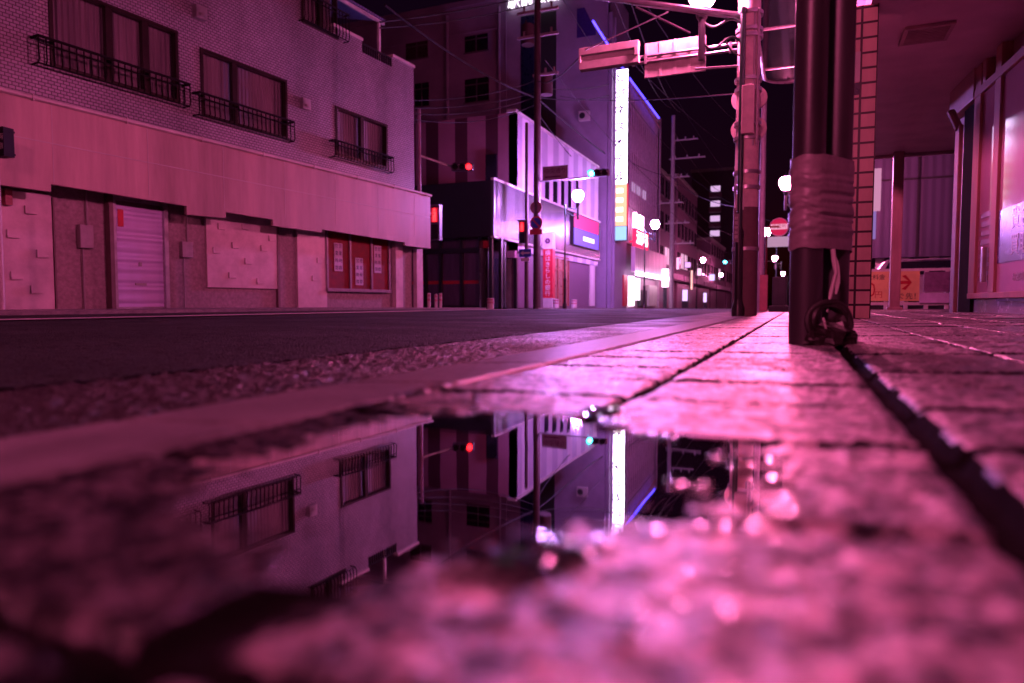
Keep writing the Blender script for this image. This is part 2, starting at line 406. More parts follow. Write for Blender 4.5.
asph = asphalt_mat('worn_asphalt', (.017,.024,.021), .6, .9, 110.0, .012, .25)
kerb_m = pm('kerb_concrete', (.15,.145,.15), .5, var=.45, scale=9, bump=.5, fine=120)

ysn = spaced(-.35, 34, .0042, 1.0042)
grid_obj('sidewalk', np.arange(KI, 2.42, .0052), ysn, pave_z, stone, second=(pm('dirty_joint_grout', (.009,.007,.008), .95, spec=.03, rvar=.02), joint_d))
xs_w = np.concatenate([np.arange(2.42, 6, .2), np.arange(6, 40, 2)])
grid_obj('parking_lot_ground', xs_w, np.arange(13, 60, 1.0), lambda X, Y: gx(X)+gy(Y), asph)
def kerb_z(X, Y):
    z = gx(X)+gy(Y)+.004 + (fbm(X*90, Y*90, 3, 2)-.44)*.006
    k = (Y-.15)/.6; d = np.abs(k-np.round(k))*.6
    z = z - .008*(1-smooth(.002, .006, d))
    e = np.minimum(X-KO, KI-X); z = z - .012*(1-smooth(0, .018, e))
    return z
grid_obj('kerb', np.linspace(KO, KI-.002, 44), spaced(-.3, 90, .006, 1.006), kerb_z, kerb_m)
def asp_z(X, Y):
    z = gx(X)+gy(Y)-.004
    f = np.clip(1.2-Y/7, .2, 1)
    return z + ((vnoise(X*85, Y*85, 8)-.5)*.015 + (fbm(X*38, Y*38, 2, 21)-.38)*.012)*f
grid_obj('road_edge_strip', np.arange(-1.62, KO+.004, .0055), spaced(-.2, 70, .0055, 1.0045), asp_z, asph_near)
def road_z(X, Y):
    f = np.clip(1.2-Y/12, .1, 1)
    return gx(X)+gy(Y)+ ((vnoise(X*55, Y*55, 12)-.5)*.009 + (fbm(X*25, Y*25, 2, 14)-.38)*.006 + .003)*f - .002
grid_obj('road', np.concatenate([np.arange(-9.75, -4, .08), np.arange(-4, -2.9, .025), np.arange(-2.9, -1.60, .011), [-1.605]]), spaced(.6, 200, .011, 1.007), road_z, asph)
lane = pm('lane_paint', (.55,.54,.52), .6, var=.5, scale=20)
grid_obj('road_marking', np.linspace(-6.3, -5.85, 4), spaced(2, 150, .3, 1.01), lambda X, Y: gx(X)+gy(Y)+.012, lane)
far_pave = pm('far_pavement', (.2,.19,.19), .5, var=.4, scale=1.5, bump=.4)
SWZ = .07
for nm, y0, y1 in (('far_sidewalk', -12, 20.6), ('far_sidewalk', 25.5, 200)):
    ys = np.linspace(y0, y1, 60)
    o = grid_obj(nm, np.concatenate([np.linspace(-25, -10, 10), [-9.76]]), ys, lambda X, Y: gy(Y)+SWZ, far_pave)
    k = MB()
    pts = [(Y, gy(Y)) for Y in ys]
    for (ya, za), (yb, zb) in zip(pts[:-1], pts[1:]):
        k.add([(-9.755,ya,za-.3),(-9.6,ya,za-.3),(-9.6,ya,za+SWZ+.004),(-9.755,ya,za+SWZ+.004),(-9.755,yb,zb-.3),(-9.6,yb,zb-.3),(-9.6,yb,zb+SWZ+.004),(-9.755,yb,zb+SWZ+.004)],
              [(1,5,6,2),(3,2,6,7),(0,1,2,3),(4,7,6,5)])
    tag(k.build('far_kerb', kerb_m), kind='structure')
grid_obj('side_street', np.arange(-60, -9.5, 2.0), np.linspace(20.6, 25.5, 8), lambda X, Y: gx(X)+gy(Y)-.004, asph)
grid_obj('ground', np.concatenate([np.arange(-300, -20, 20), np.arange(-20, 20, 2), np.arange(20, 301, 20)]), np.concatenate([np.arange(-200, 0, 20), np.arange(0, 60, 2), np.arange(60, 600, 20)]), lambda X, Y: np.minimum(gx(X), -.02)+gy(Y)-.06-.1*(np.abs(X) > 20), asph)

# water
wm, nt, b = nodes_of('puddle_water'); nt.nodes.remove(b)
out = nt.nodes['Material Output']; fr = N(nt, 'ShaderNodeFresnel', IOR=1.34); tr = N(nt, 'ShaderNodeBsdfTransparent'); gl = N(nt, 'ShaderNodeBsdfGlossy', Roughness=.02)
tr.inputs['Color'].default_value = (.62,.6,.6,1)
tcn = N(nt, 'ShaderNodeTexCoord'); nw = N(nt, 'ShaderNodeTexNoise', Scale=9.0, Detail=1.0); nt.links.new(tcn.outputs['Object'], nw.inputs['Vector'])
bw = N(nt, 'ShaderNodeBump', Strength=.04, Distance=.004); nt.links.new(nw.outputs['Fac'], bw.inputs['Height']); nt.links.new(bw.outputs['Normal'], gl.inputs['Normal'])
mixs = N(nt, 'ShaderNodeMixShader'); nt.links.new(fr.outputs[0], mixs.inputs[0]); nt.links.new(tr.outputs[0], mixs.inputs[1]); nt.links.new(gl.outputs[0], mixs.inputs[2]); nt.links.new(mixs.outputs[0], out.inputs['Surface'])
cx = sum(p[0] for p in PUD)/len(PUD); cy = sum(p[1] for p in PUD)/len(PUD)
pw = MB(); n = len(PUD)
ring = []
for x, y in PUD:
    dx, dy = x-cx, y-cy; L_ = math.hypot(dx, dy); ring.append((max(x+dx/L_*.05, KI+.01), y+dy/L_*.05, ZW))
pw.add(ring, [tuple(range(n))])
tag(pw.build('puddle_water', wm), kind='structure')

# beads and blobs of water lying on the paving and along the kerb joint
dm, nt, b = nodes_of('water_beads'); nt.nodes.remove(b)
out = nt.nodes['Material Output']; fr = N(nt, 'ShaderNodeFresnel', IOR=1.34); tr = N(nt, 'ShaderNodeBsdfTransparent'); gl = N(nt, 'ShaderNodeBsdfGlossy', Roughness=.03)
mixs = N(nt, 'ShaderNodeMixShader'); nt.links.new(fr.outputs[0], mixs.inputs[0]); nt.links.new(tr.outputs[0], mixs.inputs[1]); nt.links.new(gl.outputs[0], mixs.inputs[2]); nt.links.new(mixs.outputs[0], out.inputs['Surface'])
beads = MB()
def bead(x, y, r, h, sx=1.0, rot=0.0):
    z = float(pave_z(np.array([[x]]), np.array([[y]]))[0, 0]) if x > KI else gnd(x, y)+.003
    z = max(z, ZW) + .0032
    n_, k_ = 18, 6; vs = []
    for i in range(k_):
        q = i/(k_-1); rr = r*math.cos(q*math.pi/2*.98) ; zz_ = h*math.sin(q*math.pi/2)
        for j in range(n_):
            a = 2*math.pi*j/n_; w = 1+.12*math.sin(2*a+x*90)+.08*math.sin(3*a+y*70)
            px_, py_ = rr*w*math.cos(a)*sx, rr*w*math.sin(a)
            vs.append((x+px_*math.cos(rot)-py_*math.sin(rot), y+px_*math.sin(rot)+py_*math.cos(rot), z+zz_))
    beads.add(vs, [(i*n_+j, i*n_+(j+1)%n_, (i+1)*n_+(j+1)%n_, (i+1)*n_+j) for i in range(k_-1) for j in range(n_)] + [tuple(range((k_-1)*n_, k_*n_))])
rb = random.Random(5)
for i in range(17):
    t_ = i/16; p = onZ(344+100*t_, 413-30*t_, -.012); bead(p.x+rb.uniform(-.006, .006), p.y+rb.uniform(-.012, .012), rb.uniform(.016, .021), rb.uniform(.0026, .0034), 1.2)
for u, v, r in ((486,562,.016),(512,551,.02),(540,546,.016),(604,408,.02),(590,414,.012),(613,420,.014),(648,431,.006),(670,434,.005),(722,452,.007),(741,462,.006),(764,457,.007),(770,476,.007),(702,480,.006),(681,478,.007),(742,519,.008),(777,512,.007),(796,498,.008),(825,519,.012),(737,521,.006),(760,530,.005),(848,505,.005),(706,522,.006),(650,527,.006),(600,540,.008),(575,552,.007)):
    p = onZ(u, v, -.008); bead(p.x, p.y, r*2.1, r*2.1*(.14 if u < 630 else rb.uniform(.085, .11)), rb.uniform(1, 1.4), rb.uniform(0, 3))
for i in range(26):
    p = onZ(rb.uniform(480, 1000), rb.uniform(535, 630), 0); bead(p.x, p.y, rb.uniform(.004, .008), rb.uniform(.0006, .0010), rb.uniform(1, 1.4), rb.uniform(0, 3))
o = beads.build('water_droplets', dm, smooth=True); tag(o, kind='stuff')
o['label'] = 'beads and small pools of rain water lying on the paving'; o['category'] = 'water'

# ------------------------------------------------------------------ tiled building on the left
A = at(0, 304, 12.0); A.z = 0
VPD = (at(870, 304, 1) - CPOS); 
LB = Fr((A.x, A.y, 0), (VPD.x, VPD.y))
lb = thing('tiled_building', 'white tiled three storey building with a long blank signboard band above shuttered shopfront', 'building', LB.M)
def P(u, v, out=0): return LB.px(u, v, out)
xB, zc = P(413.5, 68)
xR, zR = P(338, 22)
tiles = tile_mat('small_white_wall_tiles', (.4,.375,.43), (.32,.3,.35), (.09,.075,.085), .11, .064, .0095)
tiles.node_tree.nodes['Mapping'].inputs['Scale'].default_value = (.8, 1, .35)
m = MB(LB.M)
zb0, _z = 3.2, 0
# wall with real openings: windows are boxes cut by building the wall from strips
wins = [LB.rect(47, -20, 66, 177), LB.rect(199.5, 47, 116, 286.5), LB.rect(335, 105.5, 155, 387)]
xR = min(xR, wins[2][0]-.05)
wtop = P(301, 22)
w4 = (P(301, 0)[0], P(337, 20)[0], wtop[1], wtop[1]+1.7)
X0 = -6.0
def wall_strips(mb, x0, x1, z0, z1, holes, y0, y1):
    xs = sorted({x0, x1} | {h[0] for h in holes} | {h[1] for h in holes})
    for a, b_ in zip(xs[:-1], xs[1:]):
        cuts = sorted([(h[2], h[3]) for h in holes if h[0] <= a+1e-6 and h[1] >= b_-1e-6])
        z = z0
        for c0, c1 in cuts:
            if c0 > z: mb.box(a, b_, y0, y1, z, c0)
            z = max(z, c1)
        if z < z1: mb.box(a, b_, y0, y1, z, z1)
xt0, zt0 = P(362, 46); xt1, zt1 = P(392, 62)
wall_strips(m, X0, xR, 3.3, 11.8, [w for w in wins if w[1] < xR]+[w4], 0, .25)
wall_strips(m, xR, xB, 3.3, zc, [w for w in wins if w[0] > xR-.5]+[(xt0, xt1, zt1-.15, zc+1)], 0, .25)
m.box(xB-.25, xB, .25, 9, 3.3, zc)
m.box(X0, xB-.25, .9, 9, 3.3, zc-1.0)
m.box(X0, xR, .9, 6, zc-1.0, 11.8)
wallo = m.build('wall', tiles, lb)
cop = MB(LB.M)
for a, b_ in ((xR, xt0), (xt1, xB+.04)): cop.box(a, b_, -.05, .3, zc, zc+.09)
each(cop, 'coping', pale_panel, lb, bevel=.01)
tr_ = MB(LB.M)
for i in range(14): tr_.box(xt0+.03+i*(xt1-xt0-.06)/13-.012, xt0+.03+i*(xt1-xt0-.06)/13+.012, .02, .05, zt1-.15, zc-.02)
tr_.box(xt0, xt1, .01, .06, zc-.07, zc-.02); tr_.build('terrace_railing', dark_metal, lb)
# upper-floor terrace roof
sT, zT = P(386, 22, -.7); can = MB(LB.M); can.add([(xR-.05,.7,zT),(sT,.7,zT),(sT,5,zT+1.1),(xR-.05,5,zT+1.1),(xR-.05,.7,zT+.06),(sT,.7,zT+.06),(sT,5,zT+1.16),(xR-.05,5,zT+1.16)], [(0,3,2,1),(4,5,6,7),(0,1,5,4),(1,2,6,5),(2,3,7,6),(3,0,4,7)])
co_ = can.build('terrace_roof', rib_mat('blue_corrugated_sheet', (.2,.22,.42), .12, .4), lb)
pp = MB(LB.M); pp.box(sT-.3, sT-.22, .75, .83, zc-1.1, zT-.1); pp.box(xR, sT, .75, .83, zT-.1, zT-.005); pp.build('terrace_post', white_paint, lb)
wframe = pm('bronze_window_frame', (.035,.022,.02), .35, .5)
curtain = rib_mat('window_curtain', (.62,.5,.58), .11, .8, depth=.05, var=.5)
pane_m, nt, b = nodes_of('window_glass'); b.inputs['Base Color'].default_value = (.02,.02,.025,1); b.inputs['Roughness'].default_value = .04; b.inputs['Alpha'].default_value = .22
rail_m = pm('dark_railing_iron', (.008,.006,.007), .8, spec=.15)
def lb_window(w, nsash, splits, rail=None):
    x0, x1, z0, z1 = w; f = .07
    mb = MB(LB.M)
    mb.box(x0, x1, -.03, .12, z1-f, z1-.002); mb.box(x0, x1, -.06, .12, z0+.002, z0+f)
    mb.box(x0+.002, x0+f, -.028, .118, z0+f, z1-f); mb.box(x1-f, x1-.002, -.028, .118, z0+f, z1-f)
    for q in splits: xm = x0+(x1-x0)*q; mb.box(xm-.07, xm+.07, 0.0, .11, z0+f, z1-f)
    wo = mb.build('window', wframe, lb)
    g = MB(LB.M); g.box(x0+f, x1-f, .06, .066, z0+f, z1-f); g.build('pane', pane_m, wo)
    c = MB(LB.M); c.box(x0+f, x1-f, .16, .18, z0+f, z1-f); c.build('curtain', curtain, wo)
    if rail:
        r = MB(LB.M); a, b_, zt, zl = rail
        r.tube([(a, -.0, zt-.02), (a, -.22, zt-.02), (b_, -.22, zt-.02), (b_, 0, zt-.02)], .028, 6)
        r.tube([(a, -.22, zt-.14), (b_, -.22, zt-.14)], .016, 5); r.tube([(a, -.0, zl+.02), (a, -.2, zl+.02), (b_, -.2, zl+.02), (b_, 0, zl+.02)], .016, 6)
        k = int((b_-a)/.13)
        for i in range(k+1):
            x = a+(b_-a)*i/k
            r.tube([(x, -.22, zt-.02), (x, -.222, zl+(zt-zl)*.45), (x, -.235, zl+(zt-zl)*.18), (x, -.2, zl+.02)], .014, 5)
        r.build('railing', rail_m, wo)
def railr(u0, vt, vb, u1): return (*LB.rect(u0, vt, vb, u1, .22)[:2], LB.rect(u0, vt, vb, u1, .22)[3], LB.rect(u0, vt, vb, u1, .22)[2])
lb_window(wins[0], 3, (.43, .72), railr(38, 34, 63, 189))
lb_window(wins[1], 2, (.37,), railr(199, 91, 115, 294))
lb_window(wins[2], 2, (.5,), railr(335, 139, 157, 393.5))
lb_window(w4, 2, (.55,), (w4[0]-.1, w4[1]+.25, w4[2]+.75, w4[2]-.02))
# blank signboard band with a stepped lower edge
OUT = .5
low = [(-60,180),(51,191.7),(51,184),(186.8,206),(186.8,214.5),(225.8,218),(225.8,212),(273,219.5),(273,225.7),(322,232.5),(322,229.3),(405,242.5),(405,245.5),(430.5,248.5)]
poly = [P(u, v, OUT) for u, v in low]
poly[0] = (X0, poly[1][1])
z_top = (P(10, 82, OUT)[1]+P(420, 199, OUT)[1])/2
xe = poly[-1][0]
bandm = pm('cream_signboard_sheet', (.4,.29,.265), .5, var=.5, scale=1.3, bump=.08, fine=3, streak=.12)
bd = MB(LB.M); bd.prism(poly+[(xe, z_top), (X0, z_top)], -OUT, -OUT+.08)
bd.box(xe-.08, xe, -OUT+.08, .3, poly[-1][1], z_top); bd.box(X0, xe-.08, -OUT+.08, -.002, z_top-.09, z_top-.01)
band = bd.build('signboard_band', bandm, lb)
tm = MB(LB.M); tm.tube([(X0, -OUT-.02, z_top+.01), (xe+.03, -OUT-.02, z_top+.01), (xe+.03, 0, z_top+.01)], .045, 6)
sm = P(180, 172, OUT)[1]; tm.box(X0, xe, -OUT-.008, -OUT+.002, z_top-.52*1.4, z_top-.52*1.4+.016)
for i in range(8): tm.box(xe-1.7*i-.012-.3, xe-1.7*i+.012-.3, -OUT-.07, -OUT-.0, z_top-.05, z_top+.06)
for i in range(12): x = xe-1.83*i-.9; tm.box(x-.006, x+.006, -OUT-.003, -OUT+.001, max(p[1] for p in poly)+.02, z_top-.03)
tm.build('trim', pale_panel, band)
for xx, zz_ in ((P(300, 150)[0], zc-2.6), (P(193, 40)[0], zc-1.4)):
    q = MB(LB.M); q.box(xx, xx+.28, -.14, -.002, zz_, zz_+.28); q.lathe([(.07,0),(.07,.06)], c=(xx+.14, -.14, zz_+.05), n=10); q.build('vent_hood', steel, lb)

# ground floor behind the band
sh = P(140, 250)[0]
def seg(u0, u1, out=0): return P(u0, 280, out)[0], P(u1, 280, out)[0]
zt = 3.25; zb = -.3
gf = MB(LB.M); gf.box(X0, xB, .12, .3, zb, zt); gf.box(xB-.2, xB-.004, .3, 9, zb, zt)
gf.build('ground_floor_wall', pm('pebbledash_wall', (.3,.25,.25), .8, var=.35, scale=14, bump=.9, fine=60), lb)
marble = pm('pale_stone_panel', (.55,.47,.47), .4, var=.3, scale=2, bump=.1)
zd = lambda u, v, out=0: P(u, v, out)[1]
pn = MB(LB.M)
pn.box(X0, seg(56, 0)[0], .06, .115, zb, zd(30, 192)); pn.box(*seg(209, 279), .05, .115, zd(240, 288), zt); pn.box(*seg(299, 328), .04, .115, zb, zt)
for a, b_ in ((395, 402), (416, 422)): pn.box(*seg(a, b_), -.04, .115, zb, zt)
for u, v in ((26,212),(8,236),(38,256),(12,278),(32,292),(219,228),(233,247),(243,228),(214,252),(230,277),(246,263),(262,250),(270,240),(258,283),(318,262),(313,280)):
    x, z = P(u, v, .0); pn.box(x, x+.2, .02, .052, z-.025, z+.02); pn.box(x, x+.02, .02, .052, z, z+.12)
pb_ = [MB(LB.M) for _ in range(5)]
for k, (a, b_) in enumerate(zip(pn.st, pn.st[1:]+[(len(pn.v), len(pn.f))])):
    vs = pn.v[a[0]:b_[0]]; fs = [tuple(i-a[0] for i in f) for f in pn.f[a[1]:b_[1]]]
    cx_ = sum((LB.I @ p).x for p in vs)/len(vs); lim = [seg(56, 0)[0], seg(279, 0)[0], seg(328, 0)[0], seg(402.5, 0)[0]]
    q = pb_[sum(cx_ > l for l in lim)]; q.M = Matrix(); q.add(vs, fs)
for q in pb_: q.build('stone_panel', marble, lb, bevel=.004)
jb = MB(LB.M)
jb.box(*seg(57, 58.5), .05, .115, zb, zd(57, 197)); jb.box(*seg(167, 168.5), .05, .115, zb, zd(167, 210))
jb.box(*seg(279, 281), .03, .115, zb, zt); jb.box(*seg(110, 114), -.05, .115, zb, zt)
each(jb, 'jamb', pm('dark_stone_jamb', (.14,.09,.09), .5), lb)
s0, s1 = seg(117, 165)
dr = MB(LB.M); zdt = zd(130, 206); dr.box(s0, s1, .06, .115, zb, zdt)
for i in range(24): z = .1+i*(zdt-.1)/24; dr.box(s0, s1, .045, .06, z, z+(zdt-.1)/24-.012)
door = dr.build('shutter_door', rib_mat('grey_aluminium_shutter', (.72,.64,.95), .21, .3, .25, depth=.02, var=.12, axis='Z'), lb)
fm = MB(LB.M); fm.box(s0-.09, s0, -.03, .115, zb, zdt+.1); fm.box(s1, s1+.09, -.03, .115, zb, zdt+.1); fm.box(s0-.09, s1+.09, -.028, .115, zdt+.1, zdt+.2); fm.build('frame', steel, door)
hd = MB(LB.M); hd.box((s0+s1)/2-.12, (s0+s1)/2+.12, .02, .05, .55, .6); hd.box((s0+s1)/2-.03, (s0+s1)/2+.03, .025, .05, .95, 1.03); hd.box(s0, s1, .035, .06, .02, .1); hd.build('handle', steel, door)
for u, zz1, zz2 in ((88, 1.25, 1.7), (188, 1.2, 1.55)):
    x = P(u, 260)[0]; q = MB(LB.M); q.box(x-.13, x+.13, .0, .115, zz1, zz2); mb_ = q.build('meter_box', pm('grey_meter_box', (.3,.27,.28), .45), lb, bevel=.01)
    q = MB(LB.M); q.tube([(x+.05, .07, zz2), (x+.05, .07, 3.2)], .02, 6); q.tube([(x-.05, .07, zz1), (x-.05, .07, -.1)], .02, 6); q.build('conduit', pm('grey_meter_box', (.3,.27,.28), .45), mb_)
st = MB(LB.M); st.box(s0+.08, s0+.2, .035, .044, zd(118, 226), zd(118, 209)); st.build('notice', red_paint, door)
r0, r1 = seg(328, 390); zt_r = zd(328, 232); zb_r = zd(328, 288)
rw = MB(LB.M); redp = pm('dark_red_board', (.19,.006,.01), .55, var=.4, spec=.2)
rw.box(r0, r1, .05, .115, zb_r, zt); rwo = rw.build('red_shop_window', redp, lb)
fm = MB(LB.M)
for q in (0, .345, .69, 1): x = r0+(r1-r0)*q; fm.box(x-.035, x+.035, .0, .06, zb_r, zt)
fm.box(r0-.04, r1+.04, -.03, .06, zb_r-.09, zb_r); fm.build('frame', pm('greyish_frame', (.22,.17,.2), .4), rwo)
for q, u, va, vb_ in ((.2, 338, 243, 271), (.52, 360, 258, 285), (.83, 380, 246, 273)):
    x = r0+(r1-r0)*(q-.03); za, zz = zd(u, vb_), zd(u, va)
    pb = MB(LB.M); pb.box(x-.17, x+.17, .03, .046, za, zz); po = pb.build('poster', pm('paper_poster', (.5,.46,.55), .6), rwo)
    t = MB(LB.M)
    for c in (-.08, .08):
        t.text('営業時間', .13, (x+c, .028, (za+zz)/2), vertical=True, depth=.002, gap=1.6)
    t.build('lettering', pm('poster_ink', (.06,.03,.1), .6), po)
bx = MB(LB.M); bx.box(*seg(7, 14), -.06, .06, zd(7, 205), zd(7, 190)); bx.build('meter_box', pm('maroon_box', (.25,.05,.06), .5), lb)

# ------------------------------------------------------------------ corner shop with the black box front (C2)
XC = -11.6
S2 = lambda Y: Fr((XC, Y, 0), (0, 1))
pc = onX(515, 112, XC); YC = pc.y; HC = pc.z
pl = onX(491, 180, XC); YL = pl.y; ZT = pl.z; ZBt = onX(491, 236, XC).z
Yend = onX(598, 240, XC).y
F2 = Fr((XC, YC, 0), (0, 1)); G2 = Fr((XC, YC, 0), (1, 0)); G2b = Fr((XC, YL, 0), (1, 0))
c2 = thing('corner_shop', 'striped two storey corner shop with black box canopy over a glass entrance', 'building', F2.M)
g = G2
edges_px = [395, 415.5, 426, 438, 455, 467, 485.5, 497.5, 515]
ed = [g.px(u, 150)[0] for u in edges_px]
mb = MB(g.M); mb.box(ed[0]-4, 0, 0, .3, 2.2, HC)
o = mb.build('side_wall', stripe_mat('maroon_striped_cladding', (.09,.03,.05), (.38,.18,.26), ed), c2)
# stripes are laid in the wall's own frame
o.data.transform(WM[c2]); o.data.transform(g.I); o.matrix_parent_inverse = Matrix(); o.matrix_local = WM[c2].inverted() @ g.M
f = F2; Lend = Yend-YC
mb = MB(f.M); mb.box(0, Lend, 0, .3, ZBt-.4, HC)
sed = [i*Lend/16 for i in range(17)]
o = mb.build('street_wall', stripe_mat('lilac_striped_cladding', (.38,.34,.46), (.6,.56,.66), sed), c2)
mb = MB(f.M); mb.box(-.06, Lend+.02, -.06, .35, HC, HC+.12); mb.build('coping', pale_panel, c2)
mb = MB(f.M); mb.box(.3, Lend, .3, 12, 0, HC-.5); mb.build('core', concrete, c2)
for u0, u1 in ((545,549),(553,557),(561,564),(568,571),(576,578)):
    x0, z1 = f.px(u0, 180); x1, _ = f.px(u1, 195); z0 = f.px(u0, 208)[1]
    mb = MB(f.M); mb.box(x0, x1, -.02, .04, z0, z1); mb.build('window', glass_dark, c2)
x0, x1, z0, z1 = g.rect(486, 155, 181, 497)
mb = MB(g.M); mb.box(x0, x1, -.05, .05, z0, z1); mb.build('window', glass_dark, c2)
# black box + silver band
mb = MB(G2b.M); mb.box(-13, 0, 0, YC-YL-.002, ZBt, ZT); mb.build('box_canopy', black_paint, c2)
fb = Fr((XC, YL, 0), (0, 1)); silver = rib_mat('silver_ribbed_panel', (.2,.18,.21), .16, .26, .6, depth=.008, var=.2)
ulim = 571
xsp = fb.px(ulim, 230, .12)[0]
mb = MB(fb.M); mb.box(0, Yend-YL, -.12, -.002, ZBt, ZT)
sv = mb.build('silver_band', silver, c2)
mb = MB(fb.M); mb.box(-.02, Yend-YL, -.16, .0, ZT, ZT+.09); mb.box(-.02, Yend-YL, -.16, .0, ZBt-.07, ZBt); mb.build('trim', white_paint, sv)
# ground floor
mb = MB(G2b.M); zsoff = ZBt
fx = [G2b.px(u, 270, -.6)[0] for u in (425, 440, 461, 480, 500)]
gl_ = MB(G2b.M); gl_.box(-9, -.45, .75, .78, -.3, ZBt); en = gl_.build('glass_entrance', pm('dim_glazed_interior', (.1,.06,.11), .12, var=.8, scale=.9, bump=0, streak=.15), c2)
fm = MB(G2b.M)
for x in [fx[0]-1.6, *fx, -.5]: fm.box(x-.06, x+.06, .6, .8, -.3, ZBt)
zr = G2b.px(470, 250, -.6)[1]; fm.box(-9, -.4, .58, .82, zr-.1, zr+.1); fm.box(-9, -.4, .58, .82, -.3, .1); fm.build('frame', black_paint, en)
zr = G2b.px(470, 282, -.6)[1]; st = MB(G2b.M); st.box(-9, -.5, .735, .748, zr-.07, zr+.07); st.build('red_stripe', red_paint, en)
nt_ = MB(G2b.M); x0, x1, z0, z1 = G2b.rect(483, 268, 273, 493, -.7); nt_.box(x0, x1, .72, .733, z0, z1); nt_.build('notice', white_paint, en)
bs = MB(G2b.M); x0, x1, z0, z1 = G2b.rect(479, 241, 248, 489, -.4); bs.box(x0, x1, .4, .6, z0, z1); bs.build('red_sign_box', red_paint, en)
fs = Fr((XC, YL, 0), (0, 1))
LS = Yend-YL
mb = MB(fs.M); xa = fs.px(518, 270)[0]; mb.box(xa, LS, .12, .3, -.5, ZBt); mb.build('ground_floor_wall', pm('purple_rendered_wall', (.14,.08,.13), .6), c2)
for i, x in enumerate((.15, xa*.5, xa-.08)): mb = MB(fs.M); mb.box(x-.07, x+.07, .0, .14, -.4, ZBt); mb.build('post', black_paint, c2)
mb = MB(fs.M); mb.box(.05, xa, .55, .58, -.4, ZBt); mb.build('shop_glass', glass_dark, c2)
x0, x1, z0, z1 = fs.rect(553, 255, 306, 569)
mb = MB(fs.M); mb.box(x0, x1, .05, .13, z0, z1); wo = mb.build('shop_window', pm('warm_window_interior', (.3,.16,.12), .3), c2)
mb = MB(fs.M)
for q in (0, .33, .66, 1): x = x0+(x1-x0)*q; mb.box(x-.04, x+.04, .0, .06, z0, z1)
mb.box(x0, x1, -.01, .06, z1-.08, z1); mb.box(x0, x1, -.01, .06, z1-.75, z1-.69); mb.build('frame', pm('red_brown_frame', (.35,.08,.07), .4), wo)
x0, x1, z0, z1 = fs.rect(591, 262, 306, 596)
mb = MB(fs.M); mb.box(x0, x1, .06, .13, z0, z1); mb.build('pale_panel', pale_panel, c2)
# pillar sign
x0, x1, z0, z1 = fs.rect(543, 248, 298, 552, .5)
Fp = Fr(tuple(fs.M @ V((x0, -.5, 0))), (1, .0)); 
fsX = onX(543, 270, XC+.45)
ps = thing('pillar_sign', 'tall red pillar sign with white vertical lettering and an emblem on its white top', 'sign', (fsX.x, fsX.y, gnd(fsX.x, fsX.y)))
Gp = Fr((fsX.x, fsX.y, 0), (1, 0))
zA, zB_, zC_, zD = (Gp.px(547, v)[1] for v in (310, 298, 249, 233)); wP = Gp.px(552.5, 270)[0]
mb = MB(Gp.M); mb.box(0, wP, 0, .35, -.3, zB_); mb.build('base', pale_panel, ps)
mb = MB(Gp.M); mb.box(0, wP, 0, .35, zB_+.002, zC_); rp = mb.build('red_panel', red_paint, ps)
mb = MB(Gp.M); mb.text('横はきらしの銀行', (zB_-zC_)*-.118, (wP/2, -.008, (zB_+zC_)/2), vertical=True, depth=.004, gap=1.0); mb.build('lettering', white_paint, rp)
mb = MB(Gp.M); mb.box(-.01, wP+.01, -.02, .37, zC_+.002, zD); tp = mb.build('emblem_panel', white_paint, ps)
mb = MB(Gp.M); c = (wP/2, (zC_+zD)/2); R = wP*.3
for k in range(6):
    a = k*math.pi/3; mb.cyl((c[0]+R*.6*math.cos(a), -.035, c[1]+R*.6*math.sin(a)), (c[0]+R*.6*math.cos(a), -.021, c[1]+R*.6*math.sin(a)), R*.42, 10)
mb.build('emblem', pm('plum_ink', (.12,.02,.1), .5), tp)
# coloured light box at the end of the band
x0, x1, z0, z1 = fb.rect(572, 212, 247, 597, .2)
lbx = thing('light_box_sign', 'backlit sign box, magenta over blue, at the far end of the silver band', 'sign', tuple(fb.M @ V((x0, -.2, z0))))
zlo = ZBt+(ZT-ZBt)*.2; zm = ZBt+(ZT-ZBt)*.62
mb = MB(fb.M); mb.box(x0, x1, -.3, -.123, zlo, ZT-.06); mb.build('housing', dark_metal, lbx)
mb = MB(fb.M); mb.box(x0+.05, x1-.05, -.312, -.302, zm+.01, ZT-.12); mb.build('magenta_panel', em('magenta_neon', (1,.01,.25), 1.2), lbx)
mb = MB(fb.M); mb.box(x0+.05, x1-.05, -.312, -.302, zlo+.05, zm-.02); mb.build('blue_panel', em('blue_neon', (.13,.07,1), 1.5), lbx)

zq = zlo+(zm-zlo)*.5; mb = MB(fb.M); mb.box(x0+(x1-x0)*.35, x0+(x1-x0)*.8, -.318, -.313, zq-.12, zq+.12); mb.build('tube_glow', em('hot_spot_white_blue', (.5,.42,1), 4), lbx)  # glowing patch added as the blue panel's bright hot spot, no tube inside

